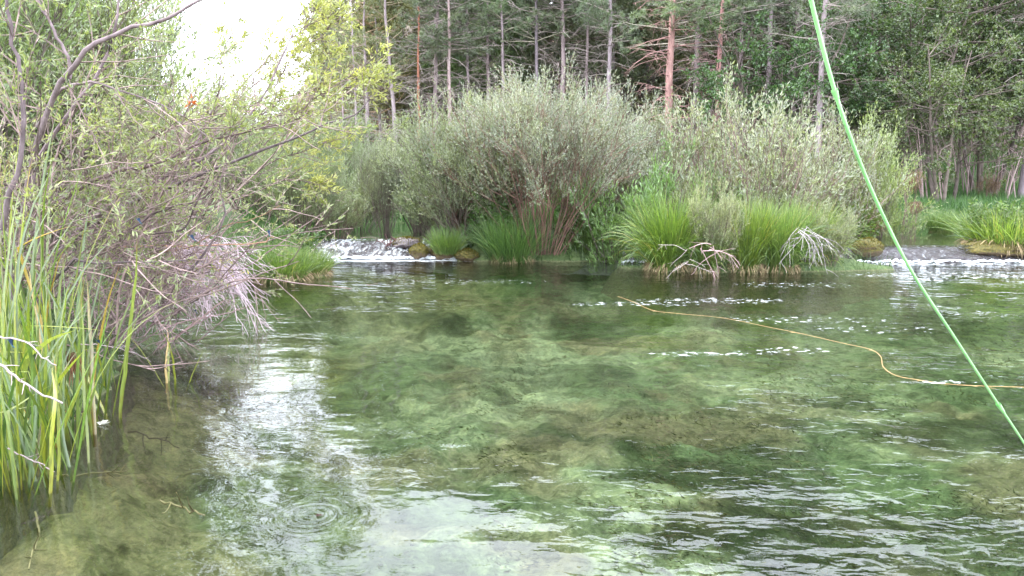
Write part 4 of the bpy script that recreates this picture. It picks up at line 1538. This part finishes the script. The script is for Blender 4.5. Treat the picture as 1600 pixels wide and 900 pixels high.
# rusty dead leaves hanging in the reeds
b = Buf()
c0 = P(112, 575, 4.3)
n = 40
bs = np.stack([P(rs.uniform(102, 122), rs.uniform(545, 560), 4.3) for _ in range(n)]) - c0 * [1, 1, 0]
b.strips(grow(bs, np.stack([rs.normal(size=n) * .2, rs.normal(size=n) * .2, -np.ones(n)], -1), rs.uniform(.12, .26, n), 5, (0, 0, -1), .08, rs), .007, rs)
o = thing('dead_leaf_bundle', tuple(c0 * [1, 1, 0]), 'rusty brown dead leaf bundle hanging among the reeds', 'dead leaves')
b.obj('blades', M['straw'], o, False, (.55, .35, .3))

# pale bare sticks in the reeds
for pts, r0, r1, lab in [
        ([(-15, 525, 3.4), (20, 528, 3.4), (50, 540, 3.4), (65, 558, 3.4), (88, 571, 3.4)], .0045, .0025, 'upper pale dead stick crossing the reeds at the left edge'),
        ([(-15, 562, 3.3), (10, 575, 3.3), (35, 597, 3.3), (65, 615, 3.3), (98, 630, 3.3)], .006, .004, 'lower thicker pale dead stick crossing the reeds'),
        ([(12, 700, 3.5), (35, 712, 3.5), (60, 722, 3.5), (85, 737, 3.5)], .0035, .002, 'small pale stick low in the reeds near the water'),
        ([(122, 538, 4.6), (160, 540, 4.8), (205, 549, 5.0), (235, 565, 5.2)], .004, .002, 'thin reddish twig reaching out over the water beside the reeds')]:
    b = Buf()
    c = catmull([P(*p) for p in pts], 14)
    o = thing('dead_stick', tuple(c[0]), lab, 'stick', 'dead sticks in the reeds')
    c = c - c[0]
    c[1:-1] += rs.normal(size=(12, 3)) * .003
    b.tubes(c[None], r0, r1, 6, 0, [.6])
    s2 = spawn(c[None], 5, .2, .9, 50, .07, 5, (0, 0, 0), .1, rs)
    b.tubes(s2, r0 * .5, .001, 4, 0, rs.rand(5))
    b.obj('wood', M['bleached'], o, True, (.72, .64, .62))
# floating sticks
for a, c, r, lab, z in [((212, 503), (304, 498), .007, 'white stripped stick lying level just above the pool below the drooping twigs', .03),
                        ((250, 545), (350, 470), .012, 'brown stick slanting out of the pool under the drooping twigs', .0)]:
    p, q = G(a[0], a[1], z), G(c[0], c[1], z)
    if z == 0:
        q = P(c[0], c[1], p[1] + .4)
    cc = np.linspace(0, 1, 10)[:, None] * (q - p)
    cc[1:-1] += rs.normal(size=(8, 3)) * .006
    b = Buf()
    b.tubes(cc[None], r, r * .6, 7, 0, [.9])
    o = b.obj('floating_stick', M['bleached'] if z else M['limb'], None, True, (1.15, 1.15, 1.1) if z else (1.3, 1.1, 1))
    o.location = tuple(p)
    tag(o, lab, 'stick')
# submerged branches lying on the bed at the lower left
for pts, lab in [([(200, 675), (240, 683), (280, 700)], 'short dark stick under water near the bright sky reflection'),
                 ([(85, 745), (150, 740), (200, 735)], 'pale straight stem under water in front of the reeds'),
                 ([(250, 782), (285, 792), (320, 805)], 'pale forked stick under water at the lower left'),
                 ([(55, 800), (60, 840), (45, 890)], 'pale crooked root under water at the bottom left')]:
    c = catmull([G(px, py, -.10) for px, py in pts], 10)
    o = thing('sunken_stick', tuple(c[0]), lab, 'stick', 'sticks under the water')
    c = c - c[0]
    c[1:-1] += rs.normal(size=(8, 3)) * .006
    b = Buf()
    b.tubes(c[None], .006, .004, 6, 0, [.5])
    b.tubes(spawn(c[None], 4, .2, .9, 45, .12, 5, (0, 0, 0), .1, rs), .004, .002, 4, 0, rs.rand(4))
    b.obj('wood', M['straw'], o, True, (.9, .9, .8) if 'pale' in lab else (.35, .35, .3))
# dark curved stem and white fleck at the edge
b = Buf()
c = catmull([P(105, 660, 4.55), P(125, 645, 4.6), P(142, 640, 4.6), P(153, 650, 4.6), P(156, 660, 4.6)], 14)
o = thing('bent_stem', tuple(c[0]), 'dark stem bent in an arc over the shallows right of the reeds', 'stem')
b.tubes((c - c[0])[None], .004, .0025, 5, 0, [.3])
b.obj('wood', M['limb'], o, True, (.7, .5, .5))
b = Buf()
b.leaves(rs.normal(size=(5, 3)) * [.012, .012, .002], np.array([[1, .2, .1], [1, -.3, .2], [.8, 0, .3], [-1, .2, .1], [.5, .5, .1]]), .05, .022, rs)
o = b.obj('floating_petal', M['white'] if 'white' in M else plain('white_petal', (.8, .78, .7), .6), None, False, (1, 1, 1))
o.location = tuple(G(157, 661, .008))
tag(o, 'white fleck of plant floating at the end of the bent dark stem', 'floating leaf')


# driftwood twigs and bare roots on the islet
def driftwood(px0, py0, spread, D, n, L, label, mat, col, down=-1.2, r=.008):
    c = P(px0, py0, D)
    o = thing('driftwood', (c[0], c[1], 0), label, 'driftwood', 'bare wood on the grassy islet')
    s = np.tile(c - [c[0], c[1], 0], (n, 1)) + rs.normal(size=(n, 3)) * [spread, .05, .05]
    q = grow(s, np.stack([rs.normal(size=n) * .8, -.4 + rs.normal(size=n) * .2, -.35 + rs.normal(size=n) * .35], -1), L * (.6 + .6 * rs.rand(n)), 9, (0, -.1, down), .13, rs)
    q2 = spawn(q, n * 3, .3, .95, 45, L * .4, 6, (0, 0, down * .5), .14, rs)
    q[..., 2] = np.maximum(q[..., 2], -.03)
    q2[..., 2] = np.maximum(q2[..., 2], -.03)
    b = Buf()
    b.tubes(q, r, r * .45, 5, 0, rs.rand(n))
    b.tubes(q2, r * .5, r * .25, 4, 0, rs.rand(len(q2)))
    b.obj('twigs', mat, o, True, col)


driftwood(1110, 388, .07, 11.2, 7, .55, 'knotted reddish bare roots hanging to the water at the front of the islet', M['bleached'], (.85, .65, .62), -.9, .007)
driftwood(1075, 400, .08, 11.3, 6, .45, 'thin pale twigs dipping in the water left of the knotted roots', M['bleached'], (.95, .9, .8), -.8, .004)
driftwood(1250, 362, .12, 11.5, 14, .75, 'white bleached twigs arching down at the right front of the islet', M['bleached'], (1.15, 1.1, 1.15), -1.6, .0045)
driftwood(612, 372, .10, 14.6, 8, .5, 'dark driftwood wedged at the head of the left waterfall', M['limb'], (.8, .5, .5), -.3, .012)


# flood debris balls on stems, right of the thicket
def debris(px, py, D, r, label):
    c = P(px, py, D)
    g0 = np.array([c[0], c[1], 0.0])
    gz = float(ground_h(np.array(c[0]), np.array(c[1])))
    gz = max(gz, .2)
    o = thing('flood_debris', (c[0], c[1], gz), label, 'debris', 'flood debris caught on stems')
    n = 420
    p = rs.normal(size=(n, 3)) * [r * .5, r * .5, r * .45] + [0, 0, c[2] - gz]
    b = Buf()
    b.tubes(grow(p, rs.normal(size=(n, 3)) + [0, 0, -.5], .16, 4, (0, 0, -1.5), .25, rs), .004, .002, 3, 0, rs.rand(n))
    b.obj('straw_ball', M['straw'], o, False, (.55, .48, .46))
    b = Buf()
    n = 9
    q = grow(np.stack([rs.normal(size=n) * .06, rs.normal(size=n) * .06, 0 * rs.rand(n)], -1), np.stack([rs.normal(size=n) * .08, rs.normal(size=n) * .08, np.ones(n)], -1), c[2] - gz + r, 7, (0, 0, 0), .05, rs)
    b.tubes(q, .009, .004, 4, 0, rs.rand(n))
    b.obj('stems', M['stem'], o, False, (1.2, 1, 1))


debris(1420, 280, 17.5, .26, 'brown ball of flood debris on upright stems right of the thicket')
debris(1365, 347, 15.5, .16, 'small pinkish debris clump low at the end of the thicket')
debris(1430, 322, 18.8, .12, 'small brown debris tuft on the meadow stalks')
debris(1290, 285, 15.0, .12, 'brown debris clump high in the grey willow')
debris(1548, 287, 22.5, .35, 'pale brown stump-like debris heap at the foot of the sapling stems')
# sapling stems at the edge of the wood
for i, (px, D, n, H, lab) in enumerate([
        (1557, 23, 9, 2.3, 'bunch of thin pale sapling stems in the dark hollow at the right'),
        (1445, 22, 7, 2.6, 'slanting bare sapling stems left in the dark hollow'),
        (1600, 22, 7, 2.4, 'bare sapling stems beside the right-edge pine'),
        (1500, 24.5, 6, 2.6, 'faint bare stems in the middle of the dark hollow')]):
    x = P(px, 275, D)[0]
    z = float(ground_h(np.array(x), np.array(float(D))))
    o = thing('sapling_stems', (x, D, z), lab, 'sapling', 'bare saplings at the edge of the wood')
    tl = -.25 if i == 1 else 0
    q = grow(np.stack([rs.normal(size=n) * .35, rs.normal(size=n) * .25, 0 * rs.rand(n)], -1), np.stack([tl + rs.normal(size=n) * .12, rs.normal(size=n) * .1, np.ones(n)], -1), H * (.7 + .4 * rs.rand(n)), 9, (0, 0, 0), .04, rs)
    b = Buf()
    b.tubes(q, .022, .008, 5, 0, rs.rand(n))
    b.tubes(spawn(q, n * 6, .3, 1, 45, .5, 5, (0, 0, -.2), .1, rs), .008, .003, 3, 0, rs.rand(n * 6))
    b.obj('stems', M['deadtwig'], o, False, (1.3, 1.15, 1.2))

# ------------------------------------------------------------------ fishing lines
M['green_line'] = plain('green_line', (.34, .72, .28), .45, .3)
M['orange_line'] = plain('orange_line', (.66, .40, .18), .5)
c = catmull([P(1258, -45, .40), P(1272, 20, .41), P(1300, 128, .425), P(1330, 218, .44), P(1372, 320, .47), P(1425, 425, .50), P(1490, 525, .54), P(1550, 617, .58), P(1605, 700, .62), P(1660, 790, .66)], 60)
b = Buf()
b.tubes((c - c[0])[None], .0012, .0008, 10, 0, [.5])
for k_ in (14, 47):
    b.tubes((c - c[0])[None, k_:k_ + 2] * 1.0, .0019, .0013, 8, 0, [.5])
o = b.obj('fly_line', M['green_line'], None, True)
o.location = tuple(c[0])
tag(o, 'bright green line running down close to the camera at the right', 'fishing line')
pts = [(965, 463), (990, 472), (1020, 485), (1060, 490), (1130, 497), (1200, 511), (1250, 521), (1320, 537), (1360, 546), (1376, 557), (1380, 573), (1398, 586), (1430, 593), (1480, 600), (1530, 603), (1600, 605), (1700, 606)]
c = catmull([G(px, py, -.0012) for px, py in pts], 110)
b = Buf()
b.tubes((c - c[0])[None], .0020, .0022, 6, 0, [.5])
o = b.obj('floating_line', M['orange_line'], None, True)
o.location = tuple(c[0])
tag(o, 'orange line floating in a curve on the pool surface', 'fishing line')

# ------------------------------------------------------------------ damselflies
M['damsel'] = plain('damselfly_body', (.02, .10, .16), .3, .5, .5)
M['wing'] = plain('damselfly_wing', (.012, .03, .08), .35, .3)


def damselfly(px, py, D, ang, label, sc=1.0):
    c = P(px, py, D)
    o = thing('damselfly', tuple(c), label, 'damselfly', 'dark blue damselflies perched on twigs and reeds', 0, sc)
    o.rotation_euler = (0, ang, 0)
    b = Buf()
    ab = np.stack([np.linspace(-.004, -.042, 7), 0 * np.arange(7.), np.linspace(0, .004, 7)], -1)
    b.tubes(ab[None], .0011, .0009, 6)
    b.obj('abdomen', M['damsel'], o, True)
    b = Buf()
    th = np.stack([np.linspace(-.006, .006, 6), 0 * np.arange(6.), np.linspace(0, .001, 6)], -1)
    t = th[None]
    b.tubes(t[:, :4], .001, .0028, 8)
    b.tubes(t[:, 3:], .0028, .001, 8)
    b.obj('thorax', M['damsel'], o, True)
    b = Buf()
    b.tubes(np.array([[[.007, -.003, .001], [.008, -.0015, .001], [.009, 0, .001], [.008, .0015, .001], [.007, .003, .001]]]), .0016, .0016, 6)
    b.obj('head', M['damsel'], o, True)
    for s in (-1, 1):
        for k, (up, ln) in enumerate(((.010, .032), (.014, .030))):
            w = Buf()
            q = np.array([[0, 0, .002], [-ln * .35, s * .001, .002 + up * .2 + .004], [-ln * .75, s * .002, up + .005], [-ln, s * .003, up + .001], [-ln * .85, s * .002, up - .006], [-ln * .4, s * .001, .002]])
            q[:, 1] += s * .0008
            w.add(q, [[0, 1, 5], [1, 2, 5], [2, 4, 5], [2, 3, 4]])
            w.obj('wing', M['wing'], o)


damselfly(220, 349, 4.4, .75, 'blue damselfly on the dark twig above the yellow tuft')
damselfly(304, 375, 4.9, .6, 'blue damselfly in the middle of the bleached twigs', 1.2)
damselfly(421, 368, 5.2, 1.1, 'blue-green damselfly at the far tip of the orange twig', 1.1)
damselfly(20, 541, 3.4, .9, 'large blue damselfly on the pale stick at the left edge', 1.1)
damselfly(157, 538, 4.6, .7, 'damselfly on the thin reddish twig right of the reeds', 1.0)
damselfly(402, 398, 6.3, .9, 'dark damselfly on the arching twig near the left grass clump', 1.0)
damselfly(307, 489, 6.5, .9, 'dark damselfly low on the bleached twigs near the water', 1.0)

# insect on the water in the middle of the ripple rings
b = Buf()
b.tubes(grow(np.zeros((6, 3)), np.stack([np.cos(np.arange(6.)), np.sin(np.arange(6.)), .15 + 0 * np.arange(6.)], -1), .02, 4, (0, 0, -.5), .1, rs), .0012, .0008, 4)
b.tubes(np.array([[[-.012, 0, .003], [-.004, 0, .004], [.004, 0, .004], [.012, 0, .003]]]), .0025, .0015, 6)
o = b.obj('water_insect', plain('insect_shell', (.06, .02, .015), .4), None, True)
o.location = tuple(RING + [0.03, .0, .002])
tag(o, 'small dark insect on the water amid ripple rings in the sky reflection', 'insect')
